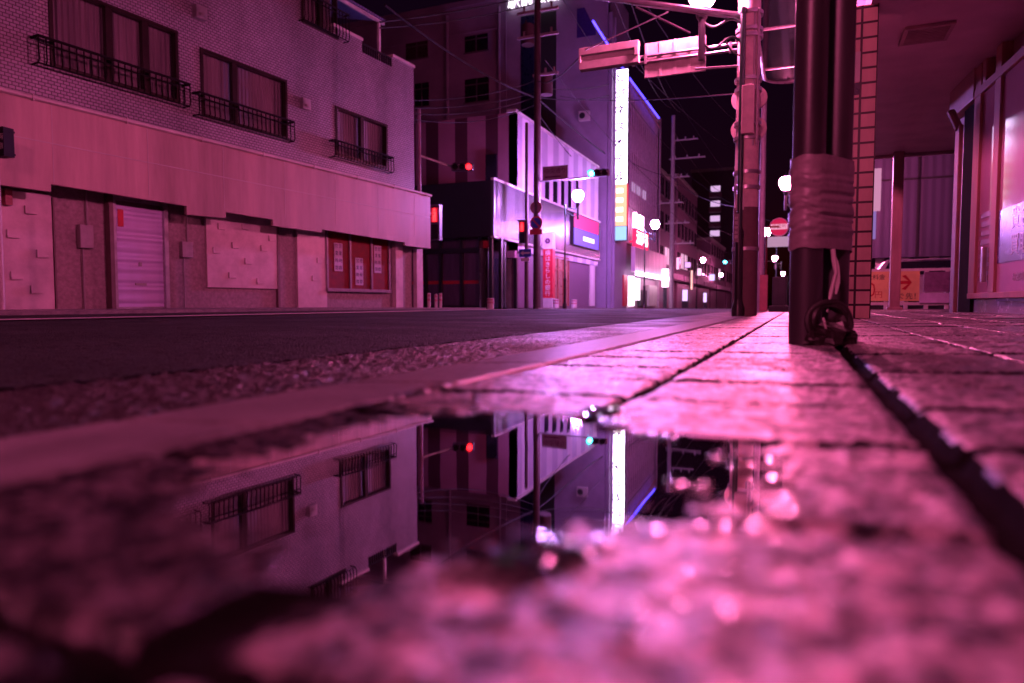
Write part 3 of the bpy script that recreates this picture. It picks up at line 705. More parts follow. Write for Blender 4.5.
# ------------------------------------------------------------------ tall hotel block (C3)
p3 = onX(607, 200, XC); Y3 = p3.y
F3 = Fr((XC, Y3, 0), (0, 1)); G3 = Fr((XC, Y3, 0), (1, 0))
H3 = G3.px(515, -3)[1]
xl3 = G3.px(330, 50)[0]
c3 = thing('tall_block', 'tall purple grey block with dark window slots rising behind the striped corner shop', 'building', F3.M)
lav = pm('lavender_rendered_wall', (.29,.23,.33), .75, var=.3, scale=.35, bump=.2)
yR0 = F3.px(628, 90)[0]; yR1 = F3.px(660, 130)[0]; HR = F3.px(640, 96)[1]
mb = MB(G3.M); mb.box(xl3, 0, 0, .4, -.8, H3); mb.build('side_wall', lav, c3)
mb = MB(F3.M); mb.box(0.002, yR0, 0, .4, -.8, H3); mb.box(yR0, yR1, .5, 10, -.8, HR-.4); mb.build('street_wall', lav, c3)
def sidewin(u0, vt, vb, u1, mat=glass_dark, fr_=True):
    x0, x1, z0, z1 = G3.rect(u0, vt, vb, u1)
    mb = MB(G3.M); mb.box(x0, x1, -.03, .05, z0, z1); w = mb.build('window', mat, c3)
    if fr_:
        mb = MB(G3.M); mb.box(x0-.08, x1+.08, -.06, -.0, z0-.1, z0-.004); mb.box((x0+x1)/2-.04, (x0+x1)/2+.04, -.055, -.032, z0, z1); mb.box(x0, x1, -.053, -.032, z0+(z1-z0)*.72, z0+(z1-z0)*.72+.07); mb.build('frame', pm('plum_frame', (.12,.08,.12), .5), w)
brownw = pm('brown_glass', (.05,.02,.03), .3)
sidewin(406, 44, 60, 428, brownw); sidewin(465, 37, 53, 488); sidewin(465, 80, 103, 489); sidewin(415, 84, 107, 429)
navy = pm('navy_panel', (.012,.014,.05), .3); greeny = pm('dark_green_panel', (.025,.03,.028), .5)
sidewin(521, 17, 240, 534, navy, False); sidewin(538, 14, 240, 556, greeny, False)
x0, z0 = G3.px(577, 38); x1, _ = G3.px(596, 38); z1 = G3.px(577, 9)[1]
mb = MB(G3.M); mb.prism([(x0, z0), (x1, z0), (x1, z0+.25), (x0+.5, z1), (x0, z1)], -.04, .02); mb.build('slanted_window', pm('violet_glass', (.06,.03,.2), .2), c3)
mb = MB(G3.M); mb.box(xl3, .0, -.12, .45, H3, H3+.35); mb.box(G3.px(506, 60)[0]-.05, G3.px(506, 60)[0]+.05, -.06, 0, 0, H3); mb.box(xl3, G3.px(506, 60)[0], -.05, 0, G3.px(505, 27)[1], G3.px(505, 27)[1]+.12); mb.build('coping', lav, c3)
mb = MB(G3.M); x, z = G3.px(580, 122); mb.box(x, x+.7, -.35, -.04, z, z+.6); ac = mb.build('air_conditioner', pale_panel, c3)
mb = MB(G3.M); mb.cyl((x+.25, -.37, z+.3), (x+.25, -.352, z+.3), .2, 14); mb.build('fan_grille', dark_metal, ac)
for u, w__ in ((448, .12), (500, .1)): x = G3.px(u, 60)[0]; q = MB(G3.M); q.tube([(x, -.14, -.5), (x, -.14, H3-.5)], w__, 8); q.build('drain_pipe', lav, c3, True)
mb = MB(F3.M)
npil = 16
for i in range(npil+1):
    x = yR0+(yR1-yR0)*i/npil; mb.box(x-.1, x+.1, .03, .5, 4.6, HR)
mb.box(yR0, yR1, -.05, .5, HR, HR+.3); mb.box(yR1-.1, yR1+.25, -.07, 8, -.8, HR+.3)
rib = mb.build('ribbed_facade', pm('mauve_ribs', (.55,.4,.5), .5), c3)
mb = MB(F3.M); mb.box(yR0, yR1-.1, .2, .45, 4.6, HR); mb.build('window_band', glass_dark, c3)
for z in (7.2, 10.2, 13.2):
    mb = MB(F3.M); mb.box(yR0, yR1-.12, .1, .3, z, z+1.2); mb.build('spandrel', pm('mauve_spandrel', (.5,.34,.45), .6), c3)
x0, x1, z0, z1 = F3.rect(632, 181, 190, 648)
for q in (0, .36, .72):
    mb = MB(F3.M); a = x0+(x1-x0)*q; mb.box(a, a+(x1-x0)*.22, .05, .12, z0, z1); mb.build('lit_window', em('lit_window_lilac', (.8,.45,.9), .7), c3)
zl0 = F3.px(628, 272)[1]; zl1 = F3.px(628, 246)[1]
mb = MB(F3.M); mb.box(yR0-.3, yR1, -.7, -.41, zl0, zl1); mb.build('canopy_band', rib_mat('pale_ribbed_canopy', (.6,.5,.58), .7, .45, depth=.08), c3)
mb = MB(F3.M); mb.box(yR0-.3, yR1, -1.0, -.72, zl0-.28, zl0-.02); mb.build('lit_strip', em('canopy_strip_light', (1,.55,.85), 10), c3)
zz = F3.px(628, 283)[1]
mb = MB(F3.M); mb.box(yR0, yR1, .2, .45, -.9, zl0-.3); mb.build('shop_wall', pm('pink_shop_wall', (.4,.25,.33), .6), c3)
for nm, u0, vt, vb, u1, mt in (('lit_door', 631, 276, 306, 634.5, em('lit_shop_white', (1,.75,.95), 3.2)), ('shop_door', 624, 275, 306, 628, red_paint), ('lit_panel', 636, 278, 300, 640, MATS['lit_shop_white']), ('show_case', 649, 285, 306, 657, pale_panel), ('shop_shutter', 641, 290, 306, 647, dark_metal)):
    x0, x1, z0, z1 = F3.rect(u0, vt, vb, u1, .1); mb = MB(F3.M); mb.box(x0, x1, -.1, .19, z0, z1); mb.build(nm, mt, c3)
# roof lettering and neon line
ns = thing('roof_sign', 'glowing white rooftop lettering cut off at the top of the tall block', 'sign', tuple(G3.M @ V((G3.px(530, 0)[0], .3, H3+.35))))
glow_w = em('sign_white_glow', (1,.85,1), 2.2)
xs0, xs1 = G3.px(509, 0)[0], G3.px(562, 0)[0]
mb = MB(G3.M); sz = (xs1-xs0)/4.05; mb.text('駅前会館', sz, ((xs0+xs1)/2, -.3, G3.px(532, 8)[1]+sz*.47), depth=.06, sx=1.0); mb.build('lettering', glow_w, ns)
mb = MB(G3.M)
for i in range(6): x = xs0+(xs1-xs0)*i/5; mb.box(x-.05, x+.05, -.25, .1, G3.px(532, 8)[1]+sz*.2, G3.px(532, 8)[1]+sz*.25)
mb.box(xs0, xs1, -.2, -.15, G3.px(532, 8)[1]+sz*.7, G3.px(532, 8)[1]+sz*.75); mb.build('support_frame', dark_metal, ns)
ks = thing('edge_roof_sign', 'glowing white letters on the street edge of the tall block roof', 'sign', tuple(F3.M @ V((F3.px(590, 0)[0], -.3, H3))))
x0, z1 = F3.px(597.5, -8, .5); _, z0 = F3.px(597.5, 17, .5)
pA = at(595, 4, (F3.M @ V((0, 0, 0)) - CPOS).dot(FWD)*1.0)
mb = MB(); mb.text('会館', 1.15, tuple(at(596, 4, 44)), axx=(1, -.12, 0), vertical=True, depth=.05); mb.build('lettering', glow_w, ks)
mb = MB(); q = at(596, 4, 44.3); mb.box(q.x-.06, q.x+.06, q.y-.06, q.y+.06, q.z-1.6, q.z+1.5); mb.box(q.x-.6, q.x+.1, q.y-.04, q.y+.04, q.z-1.0, q.z-.9); mb.build('mast', dark_metal, ks)
mb = MB(); mb.tube([onX(593, 21, XC+.4), onX(627, 75, XC+.4), onX(659, 118, XC+.4)], .065, 6)
o = mb.build('neon_tube', em('blue_neon_line', (.07,.04,1), 5.0)); tag(o, 'thin blue neon line running along the roof edge of the ribbed block', 'neon light')
mb = MB(); mb.tube([onX(606, 45, XC+.3), onX(660, 128, XC+.3)], .06, 5); mb.build('roof_cable', pm('pinkish_pipe', (.5,.2,.25), .4), c3)
mb = MB(F3.M)
for u in (608, 611.5): x = F3.px(u, 200)[0]; mb.box(x-.12, x+.12, -.25, -.002, -.6, H3-2)
mb.build('downpipe', lav, c3)

# vertical lit sign
Ys = onX(613, 150, XC+.05).y
Gs = Fr((XC+.05, Ys, 0), (1, 0))
xw = Gs.px(627, 150)[0]; zz = [Gs.px(620, v)[1] for v in (70, 184, 226, 240)]
vs = thing('vertical_sign', 'tall white glowing vertical sign with red and blue lower sections on the tall block', 'sign', (XC+.1, Ys, zz[3]))
mb = MB(Gs.M); mb.box(-.02, xw+.02, .06, .4, zz[3]-.05, zz[0]+.05); mb.box(-.6, 0, .15, .25, zz[0]-1, zz[0]-.85); mb.box(-.6, 0, .15, .25, zz[3]+1, zz[3]+1.15); mb.build('housing', dark_metal, vs)
mb = MB(Gs.M); mb.box(0, xw, .0, .058, zz[1]+.02, zz[0]); wp = mb.build('white_panel', em('sign_panel_white', (.85,.6,1), 11), vs)
mb = MB(Gs.M); sz = xw*.72; nchar = 7
mb.text('ビジネスホテル', sz*1.05, (xw/2, -.012, zz[0]-(zz[0]-zz[1])*.5), vertical=True, depth=.006, gap=1.5, bold=.035); mb.build('lettering', pm('sign_letter_violet', (.06,.02,.12), .6), wp)
mb = MB(Gs.M); mb.box(0, xw, .0, .058, zz[2]+.02, zz[1]-.02); rp = mb.build('orange_panel', em('sign_panel_orange', (1,.4,.22), 1.9), vs)
mb = MB(Gs.M)
for i in range(5): z = zz[2]+.3+i*.62; mb.box(xw*.25, xw*.75, -.012, -.002, z, z+.3)
each(mb, 'lettering', em('sign_letter_pale', (1,.8,.8), 3), rp)
mb = MB(Gs.M); mb.box(0, xw, .0, .058, zz[3], zz[2]-.02); mb.build('blue_panel', em('sign_panel_blue', (.3,.55,1), 1.5), vs)
mb = MB(Gs.M); mb.box(-.06, -.025, .0, .3, zz[2], zz[1]); mb.box(xw+.025, xw+.06, .0, .3, zz[2], zz[1]); mb.build('red_edge', em('red_edge_glow', (1,.02,.1), .8), vs)
# red shop sign
x0, x1, z0, z1 = F3.rect(635.5, 229, 246, 648.5, .8)
rs = thing('red_shop_sign', 'square red lit sign with white characters above the bright canopy', 'sign', tuple(F3.M @ V((x0, -.8, z0))))
mb = MB(F3.M); mb.box(x0, x1, -.8, -.6, z0, z1+.1); mb.box(x0+.3, x0+.4, -.6, -.3, z0+.3, z0+.4); mb.box(x1-.4, x1-.3, -.6, -.3, z0+.3, z0+.4); ho = mb.build('panel', em('red_sign_glow', (1,.02,.12), 1.3), rs)
mb = MB(F3.M); mb.text('酒場', (z1-z0)*.85, ((x0+x1)/2, -.815, (z0+z1)/2), depth=.01, sx=(x1-x0)/((z1-z0)*1.9)); mb.build('lettering', em('sign_letter_white', (1,.8,.9), 5), rs)
mb = MB(F3.M)
for q in (.1, .4, .62): x = x0+(x1-x0)*q; mb.box(x-.15, x+.15, -.75, -.55, z1+.15, z1+1.2)
mb.build('spot_lamps', em('sign_spot_glow', (1,.45,.8), 14), rs)

# small lit box sign on a stand
for nm, u0, vt, vb, u1, X_, lab in (('box_sign', 662, 269, 287, 668, -10.9, 'small white glowing box sign on a post beside the tall block'),):
    p = onX(u0, vb, X_); Gq = Fr((p.x, p.y, 0), (1, 0)); x0, x1, z0, z1 = Gq.rect(u0, vt, vb, u1)
    t = thing(nm, lab, 'sign', (p.x, p.y, gnd(p.x, p.y)+SWZ))
    mb = MB(Gq.M); mb.box(x0, x1, 0, .3, z0, z1); mb.build('lit_face', em('box_sign_glow', (1,.75,.95), 4), t)
    mb = MB(Gq.M); mb.box((x0+x1)/2-.15, (x0+x1)/2+.15, .05, .25, -.8, z0-.002); mb.build('post', dark_metal, t)

# ------------------------------------------------------------------ buildings further down the street
def far_block(name, label, Y0, Y1, X, H, mat, rows, cols, lit, depth=9, sign=True, face=1):
    """face=1: front looks towards +X (left side of the street)"""
    Fm = Fr((X, Y0, 0), (0, 1)) if face == 1 else Fr((X, Y1, 0), (0, -1))
    t = thing(name, label, 'building', Fm.M)
    Lw = Y1-Y0; base = gnd(X, Y0)-1
    mb = MB(Fm.M); mb.box(0, Lw, 0, depth, base, H); mb.build('wall', mat, t)
    mb = MB(Fm.M); mb.box(-.08, Lw+.08, -.1, depth+.05, H, H+.35); mb.build('roof', concrete, t)
    for r in range(rows):
        for c_ in range(cols):
            w = Lw/cols; x0 = c_*w+w*.18; z0 = 3.9+r*3.1
            if z0+1.6 > H-.3: continue
            mb = MB(Fm.M); mb.box(x0, x0+w*.64, -.04, .03, z0, z0+1.6)
            wn = mb.build('window', em('lit_window_pink', (1,.5,.8), 1.0) if (r, c_) in lit else glass_dark, t)
            mb = MB(Fm.M); mb.box(x0-.06, x0+w*.64+.06, -.1, -.02, z0-.12, z0-.004); mb.box(x0+w*.32-.04, x0+w*.32+.04, -.07, -.045, z0, z0+1.6); mb.build('frame', pm('plum_frame', (.12,.08,.12), .5), wn)
    mb = MB(Fm.M); mb.box(.3, Lw-.3, -.06, .02, base, 2.6+gnd(X, Y0)); sf = mb.build('shopfront', pm('dim_shopfront', (.28,.16,.24), .35), t)
    mb = MB(Fm.M); mb.box(0, Lw, -.9, -.02, 2.75+gnd(X, Y0), 3.3+gnd(X, Y0)); mb.build('awning', pm('mauve_awning', (.38,.24,.34), .6, var=.4), t)
    return t, Fm
Yb = Y3+yR1+.6
mauve1 = pm('mauve_wall', (.22,.12,.19), .7); mauve2 = pm('pinkish_wall', (.35,.2,.28), .7); mauve3 = pm('dark_plum_wall', (.1,.05,.1), .7)
far_block('narrow_shop', 'dark plum narrow building just past the ribbed block', Yb, Yb+9, -11.8, 12.0, mauve3, 3, 3, {(0,1)})
far_block('office_building', 'mauve office building with rows of windows behind the far utility pole', Yb+9.6, Yb+24, -11.7, 13.0, mauve1, 3, 6, {(0,1),(0,2)})
far_block('low_shop', 'low pinkish shop building with an awning in the middle distance', Yb+24.5, Yb+36, -11.6, 6.5, mauve2, 1, 4, set())
far_block('brick_shop', 'plum coloured shop building with dim windows towards the street end', Yb+36.5, Yb+56, -11.5, 9.0, mauve1, 2, 6, {(0,3)})
far_block('end_shop', 'low pink shop building last in the row on the far side', Yb+56.5, Yb+90, -11.3, 7.0, mauve2, 1, 9, {(0,4),(0,7)})
for nm_, u, vt, vb_, u1, X_, col, lab in (
    ('shop_sign', 676, 257, 270, 679.5, -10.7, (1,.45,.8), 'narrow lit shop sign just right of the far utility pole'),
    ('shop_sign', 684.5, 262, 268, 691, -10.9, (.75,.35,.9), 'small violet lit shop sign in the middle distance'),
    ('shop_sign', 690.5, 270, 290, 693, -10.6, (1,.5,.45), 'slim orange lit vertical shop sign down the street'),
    ('shop_sign', 697, 268, 276, 702, -10.8, (1,.55,.85), 'pale pink lit shop sign below the distant street lamp'),
    ('shop_sign', 709, 274, 281, 715, -10.4, (.6,.5,1), 'bluish lit shop sign close to the end of the street'),
    ('vending_machine', 682, 292, 306, 688, -10.8, (.8,.5,1), 'lit vending machine standing before the far office building'),
    ('vending_machine', 703, 296, 306, 707, -10.6, (1,.6,.9), 'lit vending machine standing near the end of the far side row')):
    p = onX(u, (vt+vb_)/2, X_); Gq = Fr((p.x, p.y, 0), (1, 0)); x0, x1, z0, z1 = Gq.rect(u, vt, vb_, u1)
    if nm_ == 'vending_machine': z0 = gnd(p.x, p.y)+SWZ; z1 = z0+1.85
    t = thing(nm_, lab, 'sign' if nm_ == 'shop_sign' else 'vending machine', (p.x, p.y, z0))
    mb = MB(Gq.M); mb.box(x0, x1, 0, .5, z0, z1); mb.build('housing', dark_metal, t)
    mb = MB(Gq.M); mb.box(x0+.05, x1-.05, -.02, -.002, z0+(.7 if nm_ == 'vending_machine' else .05), z1-.05); mb.build('lit_face', em(lab[:20]+'_glow', col, 1.6), t)
# apartment tower closing the view
Gt = Fr((onY(690, 300, 150).x, 150, 0), (1, 0)); xw = Gt.px(745, 250)[0]; Ht = Gt.px(705, 172)[1]
tw = thing('apartment_tower', 'dark apartment tower with a stack of lit balconies at the end of the street', 'building', Gt.M)
mb = MB(Gt.M); mb.box(0, xw, 0, 12, -3, Ht); mb.build('wall', mauve3, tw)
mb = MB(Gt.M); mb.box(-.2, xw+.2, -.2, 12.2, Ht, Ht+.6); mb.build('roof', concrete, tw)
for i in range(6):
    z = Gt.px(715, 272)[1]+i*3.1
    xa, xb_ = Gt.px(709, 240)[0], Gt.px(721, 240)[0]
    mb = MB(Gt.M); mb.box(xa, xb_, -1.2, -.05, z, z+1.1); bo = mb.build('balcony', mauve2, tw)
    mb = MB(Gt.M); mb.box(xa+.2, xb_-.3, -.04, .02, z+1.3, z+2.5); mb.build('lit_window', em('balcony_glow', (.85,.5,.9), .45 if i % 2 else .9), tw)
# right-hand row beyond the car park, seen between the poles
far_block('dark_shop', 'dark building beyond the planter on the arcade side', 42, 70, 2.2, 9.0, mauve3, 2, 6, {(0,1)}, face=-1)

# ------------------------------------------------------------------ street lamps (one built, then copied)
def street_lamp():
    t = thing('street_lamp', '', 'street lamp', (0, 0, 0), 'globe street lamps along the street')
    mb = MB(); mb.tube([(0,0,-.2), (0,0,1.15)], .058, 14); mb.lathe([(.09,-.1),(.09,.12),(.066,.2),(.058,.24)], n=14); mb.lathe([(.058,1.1),(.064,1.15),(.064,1.2),(.038,1.26)], n=14); mb.build('base', black_paint, t, True)
    mb = MB(); mb.tube([(0,0,1.2), (0,0,4.24)], .038, 12); mb.lathe([(.038,4.22),(.055,4.25),(.05,4.3),(.0,4.34)], n=12); mb.build('post', green_paint, t, True)
    mb = MB(); s = -.56
    for z0, z1, k in ((4.07, 4.22, .1), (3.82, 3.92, .12)):
        pts = [V((0,0,z0)).lerp(V((s,0,z1)), i/12) + V((0,0, k*math.sin(i/12*math.pi*2)*.7)) for i in range(13)]; mb.tube(pts, .018, 8)
    mb.tube([(s*.45,0,3.92), (s*.25,0,3.72), (0,0,3.64)], .013, 6)
    mb.build('bracket', green_paint, t, True)
    mb = MB(); mb.tube([(s,0,3.67), (s,0,4.24)], .05, 12); mb.lathe([(.05,4.22),(.075,4.26),(.1,4.36),(.1,4.39)], c=(s,0,0), n=16); mb.build('lamp_stem', dark_metal, t, True)
    mb = MB(); mb.lathe([(.09,4.395),(.15,4.46),(.21,4.57),(.235,4.67),(.21,4.78),(.14,4.85),(.05,4.88)], c=(s,0,0), n=24); mb.build('globe', lamp_glow, t, True)
    mb = MB(); mb.lathe([(.16,4.855),(.12,4.9),(.03,4.96),(.012,5.04)], c=(s,0,0), n=16); mb.build('cap', dark_metal, t, True)
    return t
lamp0 = street_lamp()
def far_lamp(u, v, z=4.62):            # depth from the height of the globe
    d = (z-CAMH)/((HOR-v)/FPX); p = at(u, v, d); return p.x, p.y
pol = ghit(744, 316)
lamps = []
lx, ly = at(738, 305, (pol-CPOS).dot(FWD)*.985).xy
lamps.append((lx, ly, 0, 'dark green street lamp clamped beside the nearest utility pole'))
for u, v, side, lab in ((786,182,0,'street lamp whose globe shines just left of the taped steel posts'),
                  (767,229,0,'street lamp glowing beside the round red bus stop sign'),
                  (775,255,0,'street lamp above the dark planter on the arcade side'),
                  (721,272,1,'faint last street lamp on the far side at the end of the street'),
                  (783,270,0,'distant street lamp right of the dark cabinet, upper of a close pair'),
                  (784.5,276,0,'distant street lamp right of the dark cabinet, lower of a close pair'),
                  (757.5,262,0,'tiny distant street lamp between the two poles on the arcade side'),
                  (578,197,1,'street lamp glowing in front of the lilac striped wall'),
                  (655,224,1,'street lamp beside the square red lit sign'),
                  (703,258,1,'distant street lamp left of the cyan traffic light')):
    x, y = far_lamp(u, v); off = .56 if side == 0 else -.56
    lamps.append((x+off, y, side, lab))
# unseen lamp added behind the camera to light the near paving and tiled facade
lamps.append((-.9, -4.2, 0, 'unseen street lamp added behind the viewpoint to light the near paving'))
for i, (x, y, side, lab) in enumerate(lamps):
    o = lamp0 if i == 0 else copy_tree(lamp0)
    o.location = (x, y, gnd(x, y)+(SWZ if side else 0)); o.rotation_euler = (0, 0, math.pi if side else 0); o['label'] = lab
    gm = {1: None}.get(0, None) if i == 0 else (lamp_lilac if i in (8, 9) else lamp_added if i == 11 else lamp_strong if i == 1 else lamp_dim)
    if gm:
        gl_o = [k for k in bpy.data.objects if k.parent == o and k.name.startswith('globe')][0]; gl_o.data = gl_o.data.copy(); gl_o.data.materials[0] = gm
bpy.context.view_layer.update()

# ------------------------------------------------------------------ near utility pole with sign arms
dP = (pol-CPOS).dot(FWD); Rp = 11.3/FPX*dP
up = thing('utility_pole', 'thick concrete utility pole with sign arms standing at the kerb', 'utility pole', tuple(pol))
mb = MB(); mb.tube([pol+V((0,0,-.3)), pol+V((0,0,1.55))], Rp*1.06, 20); mb.build('painted_base', pm('dark_pole_wrap', (.16,.1,.1), .6), up, True)
mb = MB(); mb.tube([pol+V((0,0,1.55)), pol+V((0,0,9.5))], [Rp, Rp*.8], 20); mb.build('shaft', pm('pole_concrete', (.82,.68,.62), .65, var=.3, bump=.3), up, True)
def pz(v): return at(740, v, dP).z
mb = MB()
for v in (22, 38, 44, 85, 95, 128, 142, 175, 190, 250): mb.tube([V((pol.x, pol.y, pz(v)-.02)), V((pol.x, pol.y, pz(v)+.03))], Rp*1.07+.012, 20)
each(mb, 'steel_band', steel, up, smooth=True)
mb = MB(); q = V((pol.x+.02, pol.y-Rp-.06, 0)); mb.box(q.x-.085, q.x+.085, q.y-.06, q.y+.05, pz(140), pz(94)); mb.build('cable_box', pm('pole_box', (.74,.6,.56), .5), up, bevel=.01)
for v in (98, 128):
    for s in (-1, 1):
        c = V((pol.x+s*.09, pol.y+Rp+.05, pz(v))); mb = MB(); mb.tube([c, c+V((0,.05,0))], .16, 20); mb.build('round_plate', pm('pole_box', (.74,.6,.56), .5), up)
mb = MB()
for dx in (.5, .8): mb.tube([V((pol.x+Rp*dx, pol.y-Rp*.8, pz(150))), V((pol.x+Rp*dx, pol.y-Rp*.8, pz(20)))], .018, 6)
mb.build('conduit', pale_panel, up)
mb = MB(); c = V((pol.x-Rp*.4, pol.y-Rp*1.03, pz(205))); mb.box(c.x-.06, c.x+.05, c.y-.02, c.y+.01, pz(212), pz(196)); mb.build('number_plate', white_paint, up)
# horizontal sign arm, seen from behind
Ga = Fr((pol.x, pol.y-.02, 0), (1, 0)); ga = lambda u, v: Ga.px(u, v)
sa = thing('sign_gantry', 'pair of pink lit sign panels seen from behind on pipes over the road', 'sign', (pol.x, pol.y, pz(50)))
xL = ga(581, 58)[0]; xm = ga(640, 55)[0]; xn = ga(646, 50)[0]; xr = ga(704, 45)[0]
zu = ga(720, 46)[1]; zl = zu-.085
mb = MB(Ga.M); mb.tube([(xL, 0, zu), (0, 0, zu)], .024, 8); mb.tube([(xL, 0, zl), (0, 0, zl)], .024, 8)
for x in (xn, xr, xm-.1, -.25): mb.box(x-.02, x+.02, -.03, .03, zl-.03, zu+.03)
mb.build('arm_pipes', steel, sa)
mb = MB(Ga.M); w = (xr-xn)/4
for i in range(4):
    a = xn+i*w; mb.box(a+.012, a+w-.012, .03, .07, zl-.22, zu+.2); 
for i in range(5): a = xn+i*w; mb.box(a-.02, a+.02, .02, .08, zl-.22, zu+.2)
mb.build('back_panel', pm('pink_beige_panel', (.62,.56,.53), .5), sa)
mb = MB(Ga.M); dy = -.12
zc1 = ga(610, 58)[1]
mb.box(xL, xm, dy, dy+.1, zc1+.06, zc1+.17); mb.box(xL, xm, dy+.02, dy+.12, zc1-.15, zc1-.03); mb.box(xL, xL+.03, dy, dy+.1, zc1-.05, zc1+.08); mb.box(xm-.06, xm, dy-.01, dy+.1, zc1-.05, zc1+.08)
mb.box(xL, xm, dy+.04, dy+.08, zc1-.02, zc1+.05)
mb.build('light_box', MATS['pink_beige_panel'], sa, bevel=.006)
# upper slanting arm
ua = thing('pole_arm', 'long slanting pipe arm with a thin brace high on the near utility pole', 'pole arm', (pol.x, pol.y, pz(22)))
mb = MB(); a0 = V((pol.x, pol.y, pz(23))); a1 = at(590, -4, dP*.93)
mb.tube([a0, a1], .04, 8); mb.build('main_pipe', steel, ua, True)
mb = MB(); mb.tube([V((pol.x, pol.y, pz(27))), at(632, 4, dP*.95)], .016, 6); mb.tube([at(690, 33, dP*.97), at(636, 7, dP*.95)], .018, 6); mb.tube([at(585, 50, dP*.92), at(668, 12, dP*.96)], .01, 5); mb.build('brace', steel, ua, True)
mb = MB(); c = at(757, 31, dP); mb.tube([V((pol.x, pol.y, pz(33))), c], .03, 8); mb.tube([at(757, 38, dP*.99), at(756, 41, dP*.99)], .05, 8); mb.build('stub_arm', pale_panel, ua)
mb = MB(); mb.tube([at(738, 66, dP*.98), at(695, 69, dP*.98)], .018, 6); o = mb.build('bracket_rod', pm('greyish_rod', (.4,.42,.42), .4), frame=Matrix.Translation(at(738, 66, dP*.98))); tag(o, 'short thin rod sticking out from the nearest street lamp post', 'rod')
# name plate on the lamp base
mb = MB(); c = at(736.2, 228, dP*.975); mb.box(c.x-.035, c.x+.035, c.y-.02, c.y, c.z-.2, c.z+.2)
o = mb.build('lamp_plate', pm('grey_plate', (.16,.14,.15), .4), frame=Matrix.Translation(c)); tag(o, 'narrow grey plate with tiny lettering strapped to the nearest lamp post', 'plate')
mb = MB(); mb.text('節電中お願', .05, (c.x, c.y-.023, c.z), vertical=True, depth=.001, gap=1.3); mb.build('lettering', white_paint, o)

# ------------------------------------------------------------------ taped steel posts
bp_ = ghit(812, 343); dp = (bp_-CPOS).dot(FWD)
rp = 15.2/FPX*dp
pA = at(804.6, 343, dp); pB = at(831.6, 337, dp*1.045)
lean = at(811, 0, dp) - at(805.8, 343, dp); 
steelpost = pm('dark_brown_steel_post', (.05,.042,.05), .42, .25, var=.5, scale=4, bump=.25, fine=60, streak=.15)
bs_ = thing('taped_posts', 'pair of dark steel posts bound together with grey tape in the near pavement', 'post', tuple(bp_))
for p, du in ((pA, 811), (pB, 843)):
    topx = p.x; mb = MB(); base = V((p.x, p.y, gnd(p.x, p.y)-.1)); mb.tube([base, V((p.x, p.y, 4.6))], rp, 28); mb.build('post', steelpost, bs_, True)
mb = MB(); zt_, zl_ = at(822, 160, dp).z, at(822, 250, dp).z
cen = (pA+pB)/2; ax = (pB-pA); ax.z = 0; half = ax.length/2; ax.normalize(); ay = V((-ax.y, ax.x, 0))
prof = []
n = 44
for i in range(n):
    a = 2*math.pi*i/n
    x = math.cos(a); y = math.sin(a)
    prof.append((math.copysign(half, x)*(1 if abs(x) > .05 else 0) + x*rp*1.05, y*rp*1.05))
rows = 60
vs = []
for r_ in range(rows+1):
    z = zl_+(zt_-zl_)*r_/rows
    for i, (x, y) in enumerate(prof):
        wv = min(1, r_/14 if r_ < 40 else (60-r_)/16)*(.0016*math.sin(r_*1.55+2.2*math.sin(i*.35+r_*.11)) + .003*math.sin(r_*.42+i*.31+1.5*math.sin(i*.13)) + .002*math.sin(r_*.9-i*.45)) + random.uniform(-.0007, .0007)
        k = 1+ (wv+.004)/rp; q = cen + ax*x*(1+(wv+.004)/(half+rp)) + ay*y*k; vs.append((q.x, q.y, z+.004*math.sin(i*.6)+.0035*math.sin(i*.29+r_*.3)))
mb.add(vs, [(r_*n+i, r_*n+(i+1)%n, (r_+1)*n+(i+1)%n, (r_+1)*n+i) for r_ in range(rows) for i in range(n)])
mb.build('tape_wrap', pm('grey_adhesive_tape', (.27,.22,.24), .4, var=.4, scale=9, bump=.3), bs_, True)
# loose white strip
fw = at(836, 262, dp-rp*1.35); s_ = MB(); pts = []
for i in range(9):
    t_ = i/8; q = at(832+6*math.sin(t_*2.2)-1*t_, 250+44*t_, dp-rp*1.3); w_ = .004+.011*math.sin(math.pi*min(1, t_*1.05))*(1+.25*math.sin(9*t_))
    pts.append((q, w_))
for (a, wa), (b_, wb) in zip(pts[:-1], pts[1:]):
    q = len(s_.v); y = V((0,.004,0))
    s_.add([a-RGT*wa, a+RGT*wa, b_+RGT*wb, b_-RGT*wb, a-RGT*wa+y, a+RGT*wa+y, b_+RGT*wb+y, b_-RGT*wb+y], [(0,1,2,3),(7,6,5,4),(0,4,5,1),(2,6,7,3),(1,5,6,2),(0,3,7,4)])
s_.tube([at(833, 249, dp-rp*1.3), at(836, 272, dp-rp*1.35), at(831, 292, dp-rp*1.4), at(827, 312, dp-rp*1.6)], [.009, .007, .008, .004], 6)
s_.build('tape_tail', pm('pale_tape', (.55,.5,.5), .6), bs_, True)
